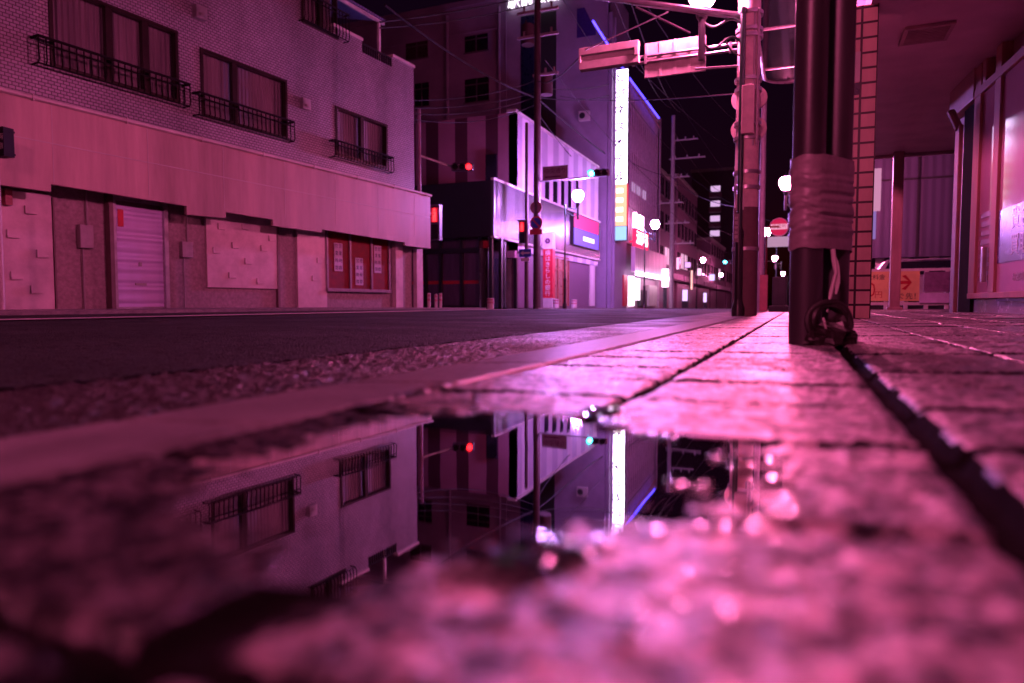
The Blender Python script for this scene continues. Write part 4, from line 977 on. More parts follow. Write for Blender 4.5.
# bundle of tyre-like coil on the ground at the foot
cc = at(829, 325, dp-rp*1.7); zc_ = gnd(cc.x, cc.y)
kb = thing('hose_coil', 'dark coil of hose with crumpled wrapping dumped at the foot of the posts', 'hose', (cc.x, cc.y, zc_))
mb = MB(); Rc = 21/FPX*dp
for k in range(4):
    rr = Rc*(.98-.12*k); cz = zc_+Rc*1.0+.004*k
    pts = [V((cc.x, cc.y, cz)) + RGT*rr*math.cos(a) + V((0,0,1))*rr*.95*math.sin(a) + V((FWD.x, FWD.y, 0))*(.022*(k % 2)+.006*math.sin(3*a+k)) for a in [2*math.pi*i/40 for i in range(41)]]
    mb.tube(pts, .0135, 8, cap=False)
mb.build('hose', pm('black_rubber', (.02,.016,.016), .5, bump=.4), kb, True)
for k, (du, dv, s__) in enumerate(((-4, 338, .075), (6, 331, .08), (17, 337, .05), (-15, 340, .05), (1, 341, .06))):
    q = at(829+du, dv, dp-rp*2.1); mb = MB()
    vs = []; rs = 9; ns_ = 12
    for i in range(rs):
        ph = math.pi*i/(rs-1)
        for j in range(ns_):
            th = 2*math.pi*j/ns_; r = s__*(1+.25*math.sin(3*th+k*2+2*ph)+.18*math.sin(5*ph+th*2+k))*.8
            vs.append((q.x+r*math.sin(ph)*math.cos(th), q.y+r*.6*math.sin(ph)*math.sin(th), max(gnd(q.x, q.y)-.004, q.z+r*.8*math.cos(ph))))
    mb.add(vs, [(i*ns_+j, i*ns_+(j+1)%ns_, (i+1)*ns_+(j+1)%ns_, (i+1)*ns_+j) for i in range(rs-1) for j in range(ns_)])
    mb.build('wrapping', pm('dark_crumpled_plastic', (.02,.014,.015), .3, bump=.5), kb, False)
mb = MB(); a = at(823, 318, dp-rp*2.3); b_ = at(826, 330, dp-rp*2.4); mb.tube([a, a.lerp(b_, .5)+V((0,-.01,.008)), b_, at(834, 340, dp-rp*2.3)], .005, 6)
mb.build('cord', pm('pale_tape', (.55,.5,.5), .6), kb)

# ------------------------------------------------------------------ tiled column and arcade
cb_ = ghit(860, 318.5); cd = (cb_-CPOS).dot(FWD)
cw = 28/FPX*cd; x0 = at(842, 318, cd).x; yf = cb_.y
colx1 = at(870.5, 318, cd).x; th_ = 14.5/FPX*cd
Gc = Fr((colx1-2*th_-.006, at(858, 318, cd).y, 0), (1, 0))
colm = tile_mat('square_column_tiles', (.78,.54,.46), (.7,.48,.41), (.03,.012,.018), th_, th_, .012, 0, .3)
mb = MB(Gc.M); mb.box(0, 2*th_, 0, 2*th_, -.15, 3.198)
o = mb.build('tiled_column', colm, frame=Gc.M); tag(o, 'square column faced in tan tiles with dark joints behind the taped posts', 'column')
for k, (u, va, vb_, c) in enumerate(((856.2, 52, 82, white_paint), (855.6, 83, 95, navy))):
    mb = MB(Gc.M); x, zA_ = Gc.px(u, va); _, zB2 = Gc.px(u, vb_); mb.box(x-.02, x+.04, -.006, -.001, zB2, zA_); mb.build('sticker', c, o)
soff_z = 3.2
yS1 = onZ(910, 153, soff_z).y
SX = .60
ov = thing('overhanging_building', 'maroon overhanging upper floor forming the arcade ceiling on the right', 'building', (.55, 3, soff_z))
plaster = rib_mat('maroon_soffit_board', (.55,.4,.45), .12, .5, depth=.0006, var=.2)
mb = MB(); mb.box(SX, 9, 2.6, yS1, soff_z, soff_z+.3); mb.build('soffit', plaster, ov)
mb = MB(); mb.box(SX+.01, 9, 2.61, yS1-.01, soff_z+.302, 9); mb.build('upper_wall', lav, ov)
mb = MB(); mb.box(SX, 9, yS1+.002, yS1+.08, soff_z-.06, soff_z+.4)
for i in range(40): mb.box(.8+i*.2, .9+i*.2, yS1+.082, yS1+.1, soff_z-.05, soff_z+.02)
mb.build('edge_trim', pm('soffit_trim', (.35,.24,.24), .5), ov)
pq = [onZ(u, v, soff_z-.004) for u, v in ((904, 41), (908, 28), (950, 24), (944, 37))]
xa_, xb_ = sum(p.x for p in (pq[0], pq[1]))/2, sum(p.x for p in (pq[2], pq[3]))/2; ya_, yb2 = min(p.y for p in pq), max(p.y for p in pq)
mb = MB(); mb.box(xa_, xb_, ya_, yb2, soff_z-.02, soff_z-.002); vn = mb.build('vent', pm('dark_grille', (.06,.03,.035), .6), ov)
mb = MB()
for i in range(9): y = ya_+(yb2-ya_)*(i+.5)/9; mb.box(xa_, xb_, y-.01, y+.01, soff_z-.032, soff_z-.021)
mb.box(xa_-.04, xa_, ya_-.04, yb2+.04, soff_z-.035, soff_z-.002); mb.box(xb_, xb_+.04, ya_-.04, yb2+.04, soff_z-.035, soff_z-.002); mb.box(xa_, xb_, ya_-.04, ya_, soff_z-.035, soff_z-.002); mb.box(xa_, xb_, yb2, yb2+.04, soff_z-.035, soff_z-.002)
mb.build('grille_frame', MATS['soffit_trim'], vn)
# shiny arcade canopy near the kerb
zC = 6.0; yE = onZ(775, 83, zC).y; xE = onZ(765, 82, zC).x
cn = thing('arcade_canopy', 'shiny metal arcade canopy over the pavement edge with one rounded corner', 'canopy', (xE, 2, zC))
poly = [(xE, -1), (SX-.01, -1), (SX-.01, yE)] + [(xE+.6-.6*math.sin(a), yE-.6+.6*math.cos(a)) for a in [math.pi/2*i/8 for i in range(9)]]
mb = MB(); n = len(poly); mb.add([(x, y, zC) for x, y in poly]+[(x, y, zC+.12) for x, y in poly], [tuple(range(n-1,-1,-1)), tuple(range(n, 2*n))]+[(i, (i+1)%n, (i+1)%n+n, i+n) for i in range(n)])
cm = pm('glossy_canopy_metal', (.007,.005,.009), .06, .0, var=.3, scale=1.2, bump=.03, fine=5, spec=.5, rvar=.03)
mb.build('panel', cm, cn)
mb = MB()
for y in (onZ(775, 28, zC).y, yE-1.2, 5, 9): mb.box(xE+.05, SX-.02, y-.03, y+.03, zC-.02, zC-.002)
for (xa, ya), (xb2, yb3) in zip(poly[2:], poly[3:]+poly[:1]): mb.tube([(xa, ya, zC-.01), (xb2, yb3, zC-.01)], .045, 6)
mb.build('rim', pm('canopy_rim', (.5,.4,.44), .3, .5), cn)
# shopfront under the overhang
pw1 = onZ(1024, 20, soff_z); pw2 = onZ(947, 98, soff_z)
RW = Fr((pw2.x, pw2.y, 0), (pw1.x-pw2.x, pw1.y-pw2.y))
rx = lambda u, v, out=0: RW.px(u, v, out)
sf = thing('shopfront', 'maroon shopfront with framed glossy poster windows under the arcade ceiling', 'shopfront', RW.M)
Lw = 9.0
maroon = pm('maroon_wall', (.3,.17,.17), .5, var=.3, scale=1.5)
wood = pm('tan_window_frame', (.4,.2,.17), .65, var=.3, spec=.25, streak=.2)
xg0 = rx(959, 200)[0]; xg1 = rx(971, 200)[0]; xf0 = rx(972, 200)[0]; xf1 = rx(978, 200)[0]; xm0 = rx(992, 200)[0]; xm1 = rx(997.5, 200)[0]
zW = rx(961, 112)[1]; zs = rx(1000, 292)[1]; zh = rx(1000, 112)[1]; zh2 = rx(960, 122)[1]
mb = MB(RW.M); mb.box(xf0, Lw, .1, .4, -.2, zs); mb.box(xf0, Lw, .1, .4, zW+.1, soff_z-.002); mb.box(xf0, Lw, .3, .4, zs, zW+.1); mb.box(.15, xg0, .1, 2.5, -.2, soff_z-.002); mb.box(xg1, xf0+.02, .1, .45, -.2, zW); mb.box(0.2, xf0, .5, 2.5, -.2, soff_z-.004)
mb.build('wall', maroon, sf)
mb = MB(RW.M); mb.box(xg0+.003, xg1-.003, .03, .48, -.1, zW-.01); mb.build('doorway', pm('doorway_shade', (.01,.007,.009), .95, spec=.05), sf)  # flush matte black block stands in for the shade inside the doorway
mb = MB(RW.M); hx = [rx(u, 100)[0] for u in (952, 976, 985)]; zH1 = rx(961, 80)[1]; mb.box(hx[0], hx[1], -.03, .098, zW+.0, zH1-.03); mb.box(hx[1]+.003, hx[2], .0, .098, zW+.05, zH1+.0); mb.build('header_box', pm('rust_header', (.4,.2,.18), .45), sf, bevel=.01)
mb = MB(RW.M)
for a, b_ in ((xf0, xf1), (xm0, xm1), (xm1+2.2, xm1+2.3)): mb.box(a, b_, -.012, .12, zs, soff_z-.01)
mb.box(xf0, Lw, -.02, .13, zs-.07, zs); mb.box(xf0, Lw, -.02, .13, zW, zW+.1)
mb.build('window_frame', wood, sf, bevel=.006)
panew = pm('glossy_window_panel', (.5,.3,.4), .07, 0, var=.15, scale=1.5, bump=0, rvar=.04, spec=.7)
for a, b_ in ((xf1, xm0), (xm1, xm1+2.2), (xm1+2.3, Lw)):
    mb = MB(RW.M); mb.box(a+.002, b_-.002, .02, .05, zs, zW); wn = mb.build('window', panew, sf)
    if a == xm1:
        violet = pm('violet_print', (.1,.03,.16), .25, var=.1); pale = pm('pale_print', (.42,.3,.38), .3, var=.1)
        za = rx(1005, 208)[1]; zb2 = rx(1005, 262)[1]
        mb = MB(RW.M); mb.box(a+.02, b_-.05, .012, .019, zb2, za); mb.build('poster_band', violet, wn)
        hh = (za-zb2)
        mb = MB(RW.M); mb.text('貴金属時計', hh*.42, (a+1.08, .01, zb2+hh*.74), depth=.002); mb.build('lettering', pale, wn); mb = MB(RW.M); mb.text('買取・販売', hh*.42, (a+1.08, .01, zb2+hh*.27), depth=.002); mb.build('lettering', pale, wn); mb = MB(RW.M); mb.text('お気軽にご相談ください', hh*.16, (a+1.05, .015, zb2-hh*.3), depth=.002); mb.build('lettering', pale, wn)
        mb = MB(RW.M); mb.box(a+.02, b_-.05, .013, .019, zb2-.72*hh, zb2-.64*hh); mb.build('poster_line', violet, wn)
    if a == xf1:
        mb = MB(RW.M)
        for k in range(8):
            z = rx(984, 215+9*k)[1]; mb.box(a+.06, b_-.06, .014, .019, z-.03, z+.03)
        mb.build('notice', MATS['maroon_box'], wn)
mb = MB(RW.M); x, z = rx(986, 245); mb.box(xm0-.16, xm0-.1, -.05, .0, rx(989, 282)[1], rx(989, 246)[1]); mb.build('handle', steel, sf, bevel=.01)
mb = MB(RW.M); mb.box(xf0, Lw, .06, .098, -.2, zs-.08); mb.build('base_panel', pm('satin_base_panel', (.4,.3,.34), .25, .4), sf)
# drain post at the shopfront's end
dq = onZ(952, 313, gnd(2.0, 11)); 
dpn = thing('drain_pipe', 'pinkish square drain pipe with a flared top at the end of the shopfront', 'pipe', (RW.M @ V((.0, 0, 0))))
mb = MB(RW.M); d0, d1 = RW.px(949.5, 220, .2)[0], RW.px(953.5, 220, .2)[0]; zD = RW.px(950, 130, .2)[1]; mb.box(d0, d1, -.17, -.12, -.2, zD); mb.build('pipe', pm('pink_pipe', (.3,.15,.14), .6, 0), dpn, bevel=.012)
mb = MB(RW.M); mb.tube([((d0+d1)/2, -.15, zD-.04), ((d0+d1)/2-.12, -.22, zD+.22)], .05, 8); mb.build('spout', MATS['pink_pipe'], dpn)
# corner post under the ceiling
cp = onY(894.5, 312, yS1-.25); Gcp = Fr((cp.x, cp.y, 0), (1, 0))
mb = MB(Gcp.M); hw = 4.6/FPX*(cp-CPOS).dot(FWD); mb.box(-hw, hw, 0, 2*hw, -.15, soff_z); mb.box(-hw*1.5, hw*1.5, -.03, 2*hw+.03, -.15, .1)
o = mb.build('ceiling_post', pm('rusty_brown_post', (.3,.16,.16), .5, var=.4, streak=.2), frame=Gcp.M, bevel=.008); tag(o, 'rusty brown square post holding up the far edge of the arcade ceiling', 'post')

# ------------------------------------------------------------------ car park beyond the arcade
Yk = 30.0
Gk = Fr((onY(860, 300, Yk).x, Yk, 0), (1, 0))
kx = lambda u, v, out=0: Gk.px(u, v, out)
cg = thing('corrugated_building', 'grey purple corrugated building raised over the car park behind the arcade', 'building', Gk.M)
xa_, xb_ = kx(800, 200)[0], kx(1000, 200)[0]; z0 = kx(910, 257)[1]
mb = MB(Gk.M); mb.box(xa_, xb_, 0, 9, z0, 11); mb.build('wall', rib_mat('grey_corrugated_wall', (.05,.046,.085), .28, .6, .0, depth=.004), cg)
mb = MB(Gk.M)
for u in (918,): x = kx(u, 200)[0]; mb.box(x-.04, x+.04, -.03, -.001, z0, 11)
mb.box(xa_, xb_, -.03, -.001, kx(910, 180)[1], kx(910, 180)[1]+.08); mb.build('seam', dark_metal, cg)
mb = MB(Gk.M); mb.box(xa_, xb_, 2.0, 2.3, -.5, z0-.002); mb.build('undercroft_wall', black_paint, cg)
mb = MB(Gk.M)
for u in (880, 905, 935): x = kx(u, 280)[0]; mb.box(x-.15, x+.15, .2, .5, -.5, z0-.002)
each(mb, 'stilt', concrete, cg)
# white sign on left
sg = thing('side_sign', 'tall pale sign hung beside the tan tiled column', 'sign', tuple(onY(876, 240, 26)))
Gq = Fr((onY(870, 200, 26).x, 26, 0), (1, 0))
for nm, u0, vt, vb, u1, mt in (('pale_panel', 868, 169, 211, 881, em('pale_sign_glow', (1,.4,.7), .6)), ('violet_panel', 868, 211.5, 239, 876, em('lilac_sign_glow', (.5,.3,.9), .5))):
    x0, x1, z0, z1 = Gq.rect(u0, vt, vb, u1); mb = MB(Gq.M); mb.box(x0, x1, 0, .15, z0, z1); mb.build(nm, mt, sg)
mb = MB(Gq.M); mb.tube([(Gq.px(869, 200)[0], .08, -.3), (Gq.px(869, 200)[0], .08, 6)], .07, 8); mb.build('pole', dark_metal, sg)
# fence with yellow price board
Yf = 19.0
Gf = Fr((onY(866, 300, Yf).x, Yf, 0), (1, 0)); fx_ = lambda u, v: Gf.px(u, v)
fz = thing('car_park_fence', 'low white railed fence with dark base along the car park', 'fence', Gf.M)
xa_, xb_ = fx_(840, 290)[0], fx_(960, 290)[0]
zt1 = fx_(900, 269.5)[1]; zb1 = fx_(900, 303)[1]
mb = MB(Gf.M); mb.box(xa_, xb_, 0, .08, zt1-.04, zt1+.02); mb.box(xa_, xb_, 0, .06, zb1-.05, zb1+.02); mb.build('rail', white_paint, fz)
for i in range(6):
    x = xa_+(xb_-xa_)*(i+.4)/6; mb = MB(Gf.M); mb.box(x-.04, x+.04, .005, .075, -.2, zt1-.045); mb.build('post', white_paint, fz)
mb = MB(Gf.M); mb.box(xa_, xb_, .3, .6, -.3, zb1-.06); mb.build('base', black_paint, fz)
yb = thing('price_board', 'yellow car park price board with a red number, arrow and black lettering', 'sign', tuple(Gf.M @ V((fx_(865, 290)[0], -.03, zb1))))
x0, x1 = fx_(845, 290)[0], fx_(919, 290)[0]; z0, z1 = fx_(890, 301)[1], fx_(890, 271.5)[1]
mb = MB(Gf.M); mb.box(x0, x1, -.06, -.005, z0, z1); bo = mb.build('board', pm('yellow_board', (.75,.52,.2), .45, var=.15), yb)
inkr = pm('red_print', (.45,.01,.02), .5); inkb = pm('black_print', (.02,.012,.02), .5)
hB = z1-z0
mb = MB(Gf.M); mb.text('100', hB*.68, (fx_(863, 290)[0], -.065, z0+hB*.36), depth=.003, sx=.75); mb.text('円', hB*.26, (fx_(878.3, 290)[0], -.065, z0+hB*.2), depth=.003)
mb.build('red_print', inkr, bo); mb = MB(Gf.M)
ax0, ax1 = fx_(899, 283)[0], fx_(911.5, 283)[0]; zm_ = fx_(905, 282.5)[1]; t_ = hB*.055
mb.prism([(ax0, zm_-t_), (ax1-t_*2, zm_-t_), (ax1-t_*5.5, zm_-t_*4), (ax1-t_*3.4, zm_-t_*4.6), (ax1, zm_), (ax1-t_*3.4, zm_+t_*4.6), (ax1-t_*5.5, zm_+t_*4), (ax1-t_*2, zm_+t_), (ax0, zm_+t_)], -.068, -.062)
mb.build('arrow', inkr, bo)
mb = MB(Gf.M); mb.text('最大料金', hB*.19, (fx_(872, 290)[0], -.065, z0+hB*.8), depth=.003); mb.text('すぐ先！', hB*.23, (fx_(905, 290)[0], -.065, z0+hB*.15), depth=.003); mb.build('black_print', inkb, bo)
x0, x1, z0, z1 = Gf.rect(924, 272, 292, 945); mb = MB(Gf.M); mb.box(x0, x1+.3, -.06, -.005, z0, z1); o = mb.build('notice_board', pm('purple_board', (.2,.1,.2), .6, var=.4, scale=9), frame=Matrix.Translation(Gf.M @ V((x0, 0, z0)))); tag(o, 'dull purple board fixed to the fence right of the yellow price board', 'board')
x0, x1, z0, z1 = Gf.rect(919.5, 293, 303, 945); mb = MB(Gf.M); mb.box(x0, x1+.3, -.07, -.007, z0, z1); o = mb.build('white_banner', pm('lilac_white_panel', (.55,.45,.65), .6), frame=Matrix.Translation(Gf.M @ V((x0, 0, z0)))); tag(o, 'pale lilac panel below the dull purple board on the fence', 'panel')
# parked car behind the fence (roof and windows show above the rail)
def car(px, label):
    t = thing('parked_car', label, 'car', px)
    def prof_mesh(prof, w0, w1, name, mat, par):
        mb = MB(Matrix.Translation(V(px))); mb.prism(prof, -w0, w0); return mb.build(name, mat, par, bevel=.05)
    b = prof_mesh([(-2.0,.3),(2.0,.3),(2.05,.6),(1.95,.82),(1.1,.95),(-1.6,.98),(-2.0,.85),(-2.05,.5)], .84, .84, 'body', pm('white_car_paint', (.6,.58,.62), .2), t)
    mb = MB(Matrix.Translation(V(px)))
    lo = [(-1.65,.96),(1.15,.94)]; 
    mb.add([(-1.7,-.76,.97),(1.15,-.76,.95),(1.15,.76,.95),(-1.7,.76,.97),(-1.35,-.62,1.47),(.45,-.62,1.5),(.45,.62,1.5),(-1.35,.62,1.47)], [(0,3,2,1),(4,5,6,7),(0,1,5,4),(1,2,6,5),(2,3,7,6),(3,0,4,7)])
    mb.build('roof', MATS['white_car_paint'], t, bevel=.08)
    mb = MB(Matrix.Translation(V(px)))
    for s in (-1, 1): mb.add([(-1.45,s*.755,1.02),(.9,s*.755,1.0),(.38,s*.645,1.42),(-1.25,s*.645,1.4)], [(0,1,2,3) if s < 0 else (3,2,1,0)])
    each(mb, 'window', glass_dark, t)
    for s in (-.82, .82):
        for x in (-1.3, 1.3):
            mb = MB(Matrix.Translation(V(px))); mb.tube([(x, s-.09, .31), (x, s+.09, .31)], .31, 20); w = mb.build('wheel', pm('black_rubber', (.02,.016,.016), .5), t)
    for s in (-.6, .6):
        mb = MB(Matrix.Translation(V(px))); mb.box(1.97, 2.06, s-.15, s+.15, .6, .75); mb.build('headlight', glass_dark, t)
pcar = onY(941, 270, 24); car((pcar.x-.2, 24, gnd(pcar.x, 24)), 'white parked car whose roof shows above the car park fence')

# ------------------------------------------------------------------ far poles, signals, signs
def pole(u, X, r, H, name, label, mat, cat='utility pole', arms=(), vb=310):
    p = onX(u, vb, X); g0 = V((p.x, p.y, gnd(p.x, p.y)))
    t = thing(name, label, cat, tuple(g0))
    mb = MB(); mb.tube([g0-V((0,0,.4)), g0+V((0,0,H))], [r, r*.75], 12); mb.build('shaft', mat, t, True)
    for z, l0, l1 in arms:
        mb = MB(); mb.box(g0.x+l0, g0.x+l1, g0.y-.05, g0.y+.05, z-.05, z+.05)
        k = 3
        for i in range(k): x = g0.x+l0+(l1-l0)*(i+.5)/k; mb.tube([(x, g0.y, z+.05), (x, g0.y, z+.25)], .05, 6)
        mb.build('crossarm', pm('mauve_pole', (.36,.3,.33), .6), t)
    return t, g0, (g0-CPOS).dot(FWD)
dkpole = pm('dark_brown_pole', (.06,.035,.045), .6)
t537, g537, d537 = pole(537, -10.2, .17, 14, 'utility_pole', 'dark utility pole with transformer and crossarms in front of the corner shop', dkpole, arms=((12.2,-.9,.9),(11.2,-.9,.9),(9.6,-.2,.9)))
for s, v in ((-1, 45), (1, 95)):
    c = at(537+s*9, v, d537); mb = MB(); mb.tube([c, c+V((0,0,.8))], .28, 14); mb.tube([c+V((0,0,.8)), c+V((0,0,.86))], .18, 10); mb.tube([c+V((-.1,0,.86)), c+V((-.1,0,1.05))], .035, 6); mb.build('transformer', dkpole, t537, True)
t526, g526, d526 = pole(526.5, -10.45, .09, 7.6, 'signal_pole', 'thin dark signal pole carrying the blue arrow sign', dkpole, 'signal pole')
t671, g671, d671 = pole(671, -10.0, .2, 16, 'utility_pole', 'tall pale utility pole with many crossarms standing beyond the ribbed block', pm('mauve_pole', (.36,.3,.33), .6), arms=((13.7,0,2.0),(12.2,-.3,2.6),(10.7,0,1.4),(8.6,-1.3,.9),(6.9,-.6,1.4),(5.2,0,1.8)))
t760, g760, d760 = pole(760, -1.0, .095, 5.6, 'sign_pole', 'purple lit slim pole right of the thick concrete utility pole', pm('lilac_pole', (.4,.34,.42), .45), 'pole', vb=311)
mb = MB(); c = at(764, 275, d760*.99); mb.box(c.x-.1, c.x+.1, c.y-.06, c.y+.08, gnd(c.x, c.y), c.z); o = mb.build('guard_box', pm('red_guard', (.4,.1,.14), .5), t760, bevel=.01)
# signs on the 537 pole
def disc_sign(u, v, d, r, label, ring, face, bar=None, par=None, word=None, name='road_sign'):
    c = at(u, v, d); t = thing(name, label, 'road sign', tuple(c))
    mb = MB(); mb.tube([c, c+V((0,.03,0))], r, 28); mb.build('ring', ring, t)
    mb = MB(); mb.tube([c-V((0,.008,0)), c-V((0,.001,0))], r*.78, 28); mb.build('face', face, t)
    if bar:
        mb = MB(Matrix.Translation(c) @ Matrix.Rotation(math.radians(45), 4, 'Y')); mb.box(-r*.78, r*.78, -.014, -.009, -r*.1, r*.1); mb.build('bar', bar, t)
    return t, c
blue_p = pm('blue_sign_paint', (.02,.05,.35), .4)
disc_sign(536, 223, d537-.35, .28, 'round no parking sign, blue with red ring and slash, on the dark pole', red_paint, blue_p, red_paint)
disc_sign(536, 207.5, d537-.35, .26, 'faded round sign directly above the no parking sign', pm('faded_red', (.3,.1,.12), .6), pm('faded_face', (.25,.13,.18), .6))
c = at(536, 232, d537-.34); t = MB(); t.box(c.x-.28, c.x+.28, c.y, c.y+.02, c.z-.1, c.z+.12); o = t.build('sign_plate', red_paint, frame=Matrix.Translation(c)); tag(o, 'small red plate directly under the no parking sign', 'sign')
c = at(525, 253, d526-.25); w_, h_ = 6.3/FPX*d526, 3.8/FPX*d526
t = thing('one_way_sign', 'blue sign with a white arrow pointing left on the thin signal pole', 'road sign', tuple(c))
mb = MB(); mb.box(c.x-w_, c.x+w_, c.y, c.y+.03, c.z-h_, c.z+h_); mb.build('panel', blue_p, t)
mb = MB(Matrix.Translation(c)); a = w_*.8; b2 = h_*.62; mb.prism([(-a, 0), (-a*.35, b2), (-a*.35, b2*.36), (a, b2*.36), (a, -b2*.36), (-a*.35, -b2*.36), (-a*.35, -b2)], -.008, -.001); mb.build('arrow', white_paint, t)
c2_ = c-V((0,0,h_*1.75)); mb = MB(); mb.box(c2_.x-w_*.7, c2_.x+w_*.7, c2_.y, c2_.y+.03, c2_.z-h_*.45, c2_.z+h_*.45); mb.build('sub_plate', pale_panel, t)
# traffic signals
def signal(c, w, label, lit, col, face=(0, -1), bracket=None, nlens=3):
    t = thing('traffic_light', label, 'traffic light', tuple(c))
    Fg = Fr(tuple(c), (face[1]*-1, face[0])); h = w*.32
    mb = MB(Fg.M); mb.box(-w/2, w/2, 0, .18, -h/2, h/2); mb.build('housing', pm('signal_housing', (.06,.05,.07), .4), t, bevel=.04)
    for i in range(nlens):
        x = (-1+i)*w*.31; mb = MB(Fg.M); mb.tube([(x, -.03, 0), (x, -.002, 0)], h*.4, 18); mb.build('lens', em(col[0], col[1], col[2]) if i == lit else glass_dark, t)
        mb = MB(Fg.M); k = 10; vs = []
        for j in range(k+1):
            a = math.pi*j/k; vs += [(x+h*.44*math.cos(a), -.002, h*.44*math.sin(a)), (x+h*.44*math.cos(a), -.18, h*.44*math.sin(a)), (x+h*.48*math.cos(a), -.18, h*.48*math.sin(a)), (x+h*.48*math.cos(a), -.002, h*.48*math.sin(a))]
        mb.add(vs, [(4*j+q, 4*j+4+q, 4*j+4+(q+1)%4, 4*j+(q+1)%4) for j in range(k) for q in range(4)]); mb.build('visor', MATS['signal_housing'], t)
    if bracket:
        mb = MB(); mb.tube(bracket, .045, 8); mb.build('arm', steel, t)
    return t
cyan = ('cyan_signal_glow', (.05,.75,1.0), 22); redg = ('red_signal_glow', (1.0,.012,.02), 7)
ca = onY(598, 173, g537.y-.3)
signal(ca, 19/FPX*(ca-CPOS).dot(FWD)*1.15, 'traffic light showing cyan at the end of the arm past the street name board', 0, cyan, bracket=[V((g537.x, g537.y, ca.z-.1)), ca+V((0,.2,-.1))])
p0, p1 = onY(543, 167, g537.y-.35), onY(568, 179, g537.y-.35)
t = thing('street_name_board', 'grey street name board on the arm left of the cyan traffic light', 'sign', tuple(p0))
mb = MB(); mb.box(p0.x, p1.x, p0.y-.03, p0.y+.03, p1.z, p0.z); bo = mb.build('board', pm('mauve_grey_board', (.3,.24,.3), .5), t)
mb = MB(); mb.text('中央通り', (p0.z-p1.z)*.42, ((p0.x+p1.x)/2, p0.y-.035, p1.z+(p0.z-p1.z)*.62), depth=.003); mb.box(p0.x+.1, p1.x-.3, p0.y-.036, p0.y-.032, p1.z+.1, p1.z+.16); mb.build('lettering', pm('plum_ink', (.12,.02,.1), .5), bo)
cr_ = at(462, 167, 25.5)
LBc = LB.M @ V((xB+.4, .6, 0))
t420 = thing('signal_post', 'brownish signal post just behind the end of the tiled building', 'signal post', (LBc.x, LBc.y, gnd(LBc.x, LBc.y)))
pp_ = at(420, 300, 24.6)
mb = MB(); mb.tube([V((pp_.x, pp_.y, -.3)), V((pp_.x, pp_.y, at(420, 112, 24.6).z))], .075, 10); mb.build('shaft', pm('brown_post', (.2,.1,.12), .5), t420, True)
signal(cr_, 22/FPX*25.5, 'red traffic light on an arm from behind the tiled building', 2, redg, face=(.35, -1), bracket=[V((pp_.x, pp_.y, at(420, 157, 24.6).z)), cr_+V((-.3,.2,.0))])
far_sig = at(729, 262, 70)
signal(far_sig, 1.25, 'distant traffic light glowing cyan left of the nearest lamp post', 0, cyan, bracket=[far_sig+V((.5,.2,0)), far_sig+V((4.5,.2,0)), far_sig+V((4.5,.2,-5))])
def ped(c, w, h, label, post=None):
    t = thing('pedestrian_signal', label, 'pedestrian light', tuple(c)); Fg = Fr(tuple(c), (1, .0))
    mb = MB(Fg.M); mb.box(-w/2, w/2, 0, .2, -h, 0); mb.box(-w/2-.03, w/2+.03, -.1, .2, 0, .04); mb.build('housing', MATS['signal_housing'], t)
    mb = MB(Fg.M); mb.box(-w*.36, w*.36, -.012, -.002, -h*.96, -h*.54); mb.build('green_lens', glass_dark, t)
    mb = MB(Fg.M); mb.box(-w*.36, w*.36, -.012, -.002, -h*.47, -h*.05); rl = mb.build('red_lens', em('ped_red_dim', (.9,.01,.04), .6), t)
    mb = MB(Fg.M); z = -h*.47; s = h*.42; mb.tube([(0, -.02, z+s*.85), (0, -.014, z+s*.85)], s*.11, 12); mb.box(-s*.14, s*.14, -.02, -.014, z+s*.35, z+s*.72); mb.box(-s*.13, -s*.02, -.02, -.014, z+s*.04, z+s*.35); mb.box(s*.02, s*.13, -.02, -.014, z+s*.04, z+s*.35); mb.build('standing_figure', em('ped_figure', (1,.015,.02), 7), rl)
    if post: mb = MB(); mb.tube(post, .035, 8); mb.build('bracket', steel, t)
pc_ = at(434.5, 206, 24.9)
ped(pc_, 11/FPX*24.9, 34/FPX*24.9, 'pedestrian light with a red figure at the corner of the tiled building', [V((pp_.x, pp_.y, pc_.z-.3)), pc_+V((0,.1,-.3))])
pc_ = at(522, 221, d526-.2)
ped(pc_, 7/FPX*d526, 22/FPX*d526, 'pedestrian light with a red figure on the thin signal pole', [V((g526.x, g526.y, pc_.z-.3)), pc_+V((0,.1,-.3))])
# bollards
def bollard(u, vt, wpx, X, label, name='bollard', mat=None):
    p = onX(u, 310, X); z0 = gnd(p.x, p.y)+SWZ-.02; d = (V((p.x, p.y, 0))-CPOS).dot(FWD); r = wpx/2/FPX*d; zt = onX(u, vt, X).z
    t = thing(name, label, 'bollard', (p.x, p.y, z0)); H = zt-z0
    mb = MB(); mb.lathe([(r,-.1),(r,H*.94),(r*.85,H*.99),(r*.3,H)], c=(p.x,p.y,z0), n=14); mb.build('body', mat or pale_panel, t, True)
    mb = MB()
    for q in (.45, .75): mb.lathe([(r*1.03,H*q),(r*1.05,H*q+.01),(r*1.05,H*q+.06),(r*1.03,H*q+.07)], c=(p.x,p.y,z0), n=14)
    mb.build('band', pm('reflective_band', (.45,.2,.25), .3), t, True)
for a in ((429, 293, 3.4, -10.4, 'leftmost of the three slim pale bollards by the tiled building corner'), (436, 294, 3, -10.4, 'middle one of the three slim pale bollards by the tiled building corner'), (440.5, 293, 3, -10.4, 'rightmost of the three slim pale bollards by the tiled building corner'),
          (490.5, 298, 7, -10.6, 'thick pale bollard standing alone before the glass entrance'), (556, 299, 6, -10.3, 'thick pale bollard right beside the red pillar sign'), (574, 299.5, 6, -10.3, 'thick pale bollard right of the lamp post by the corner shop')):
    bollard(*a)
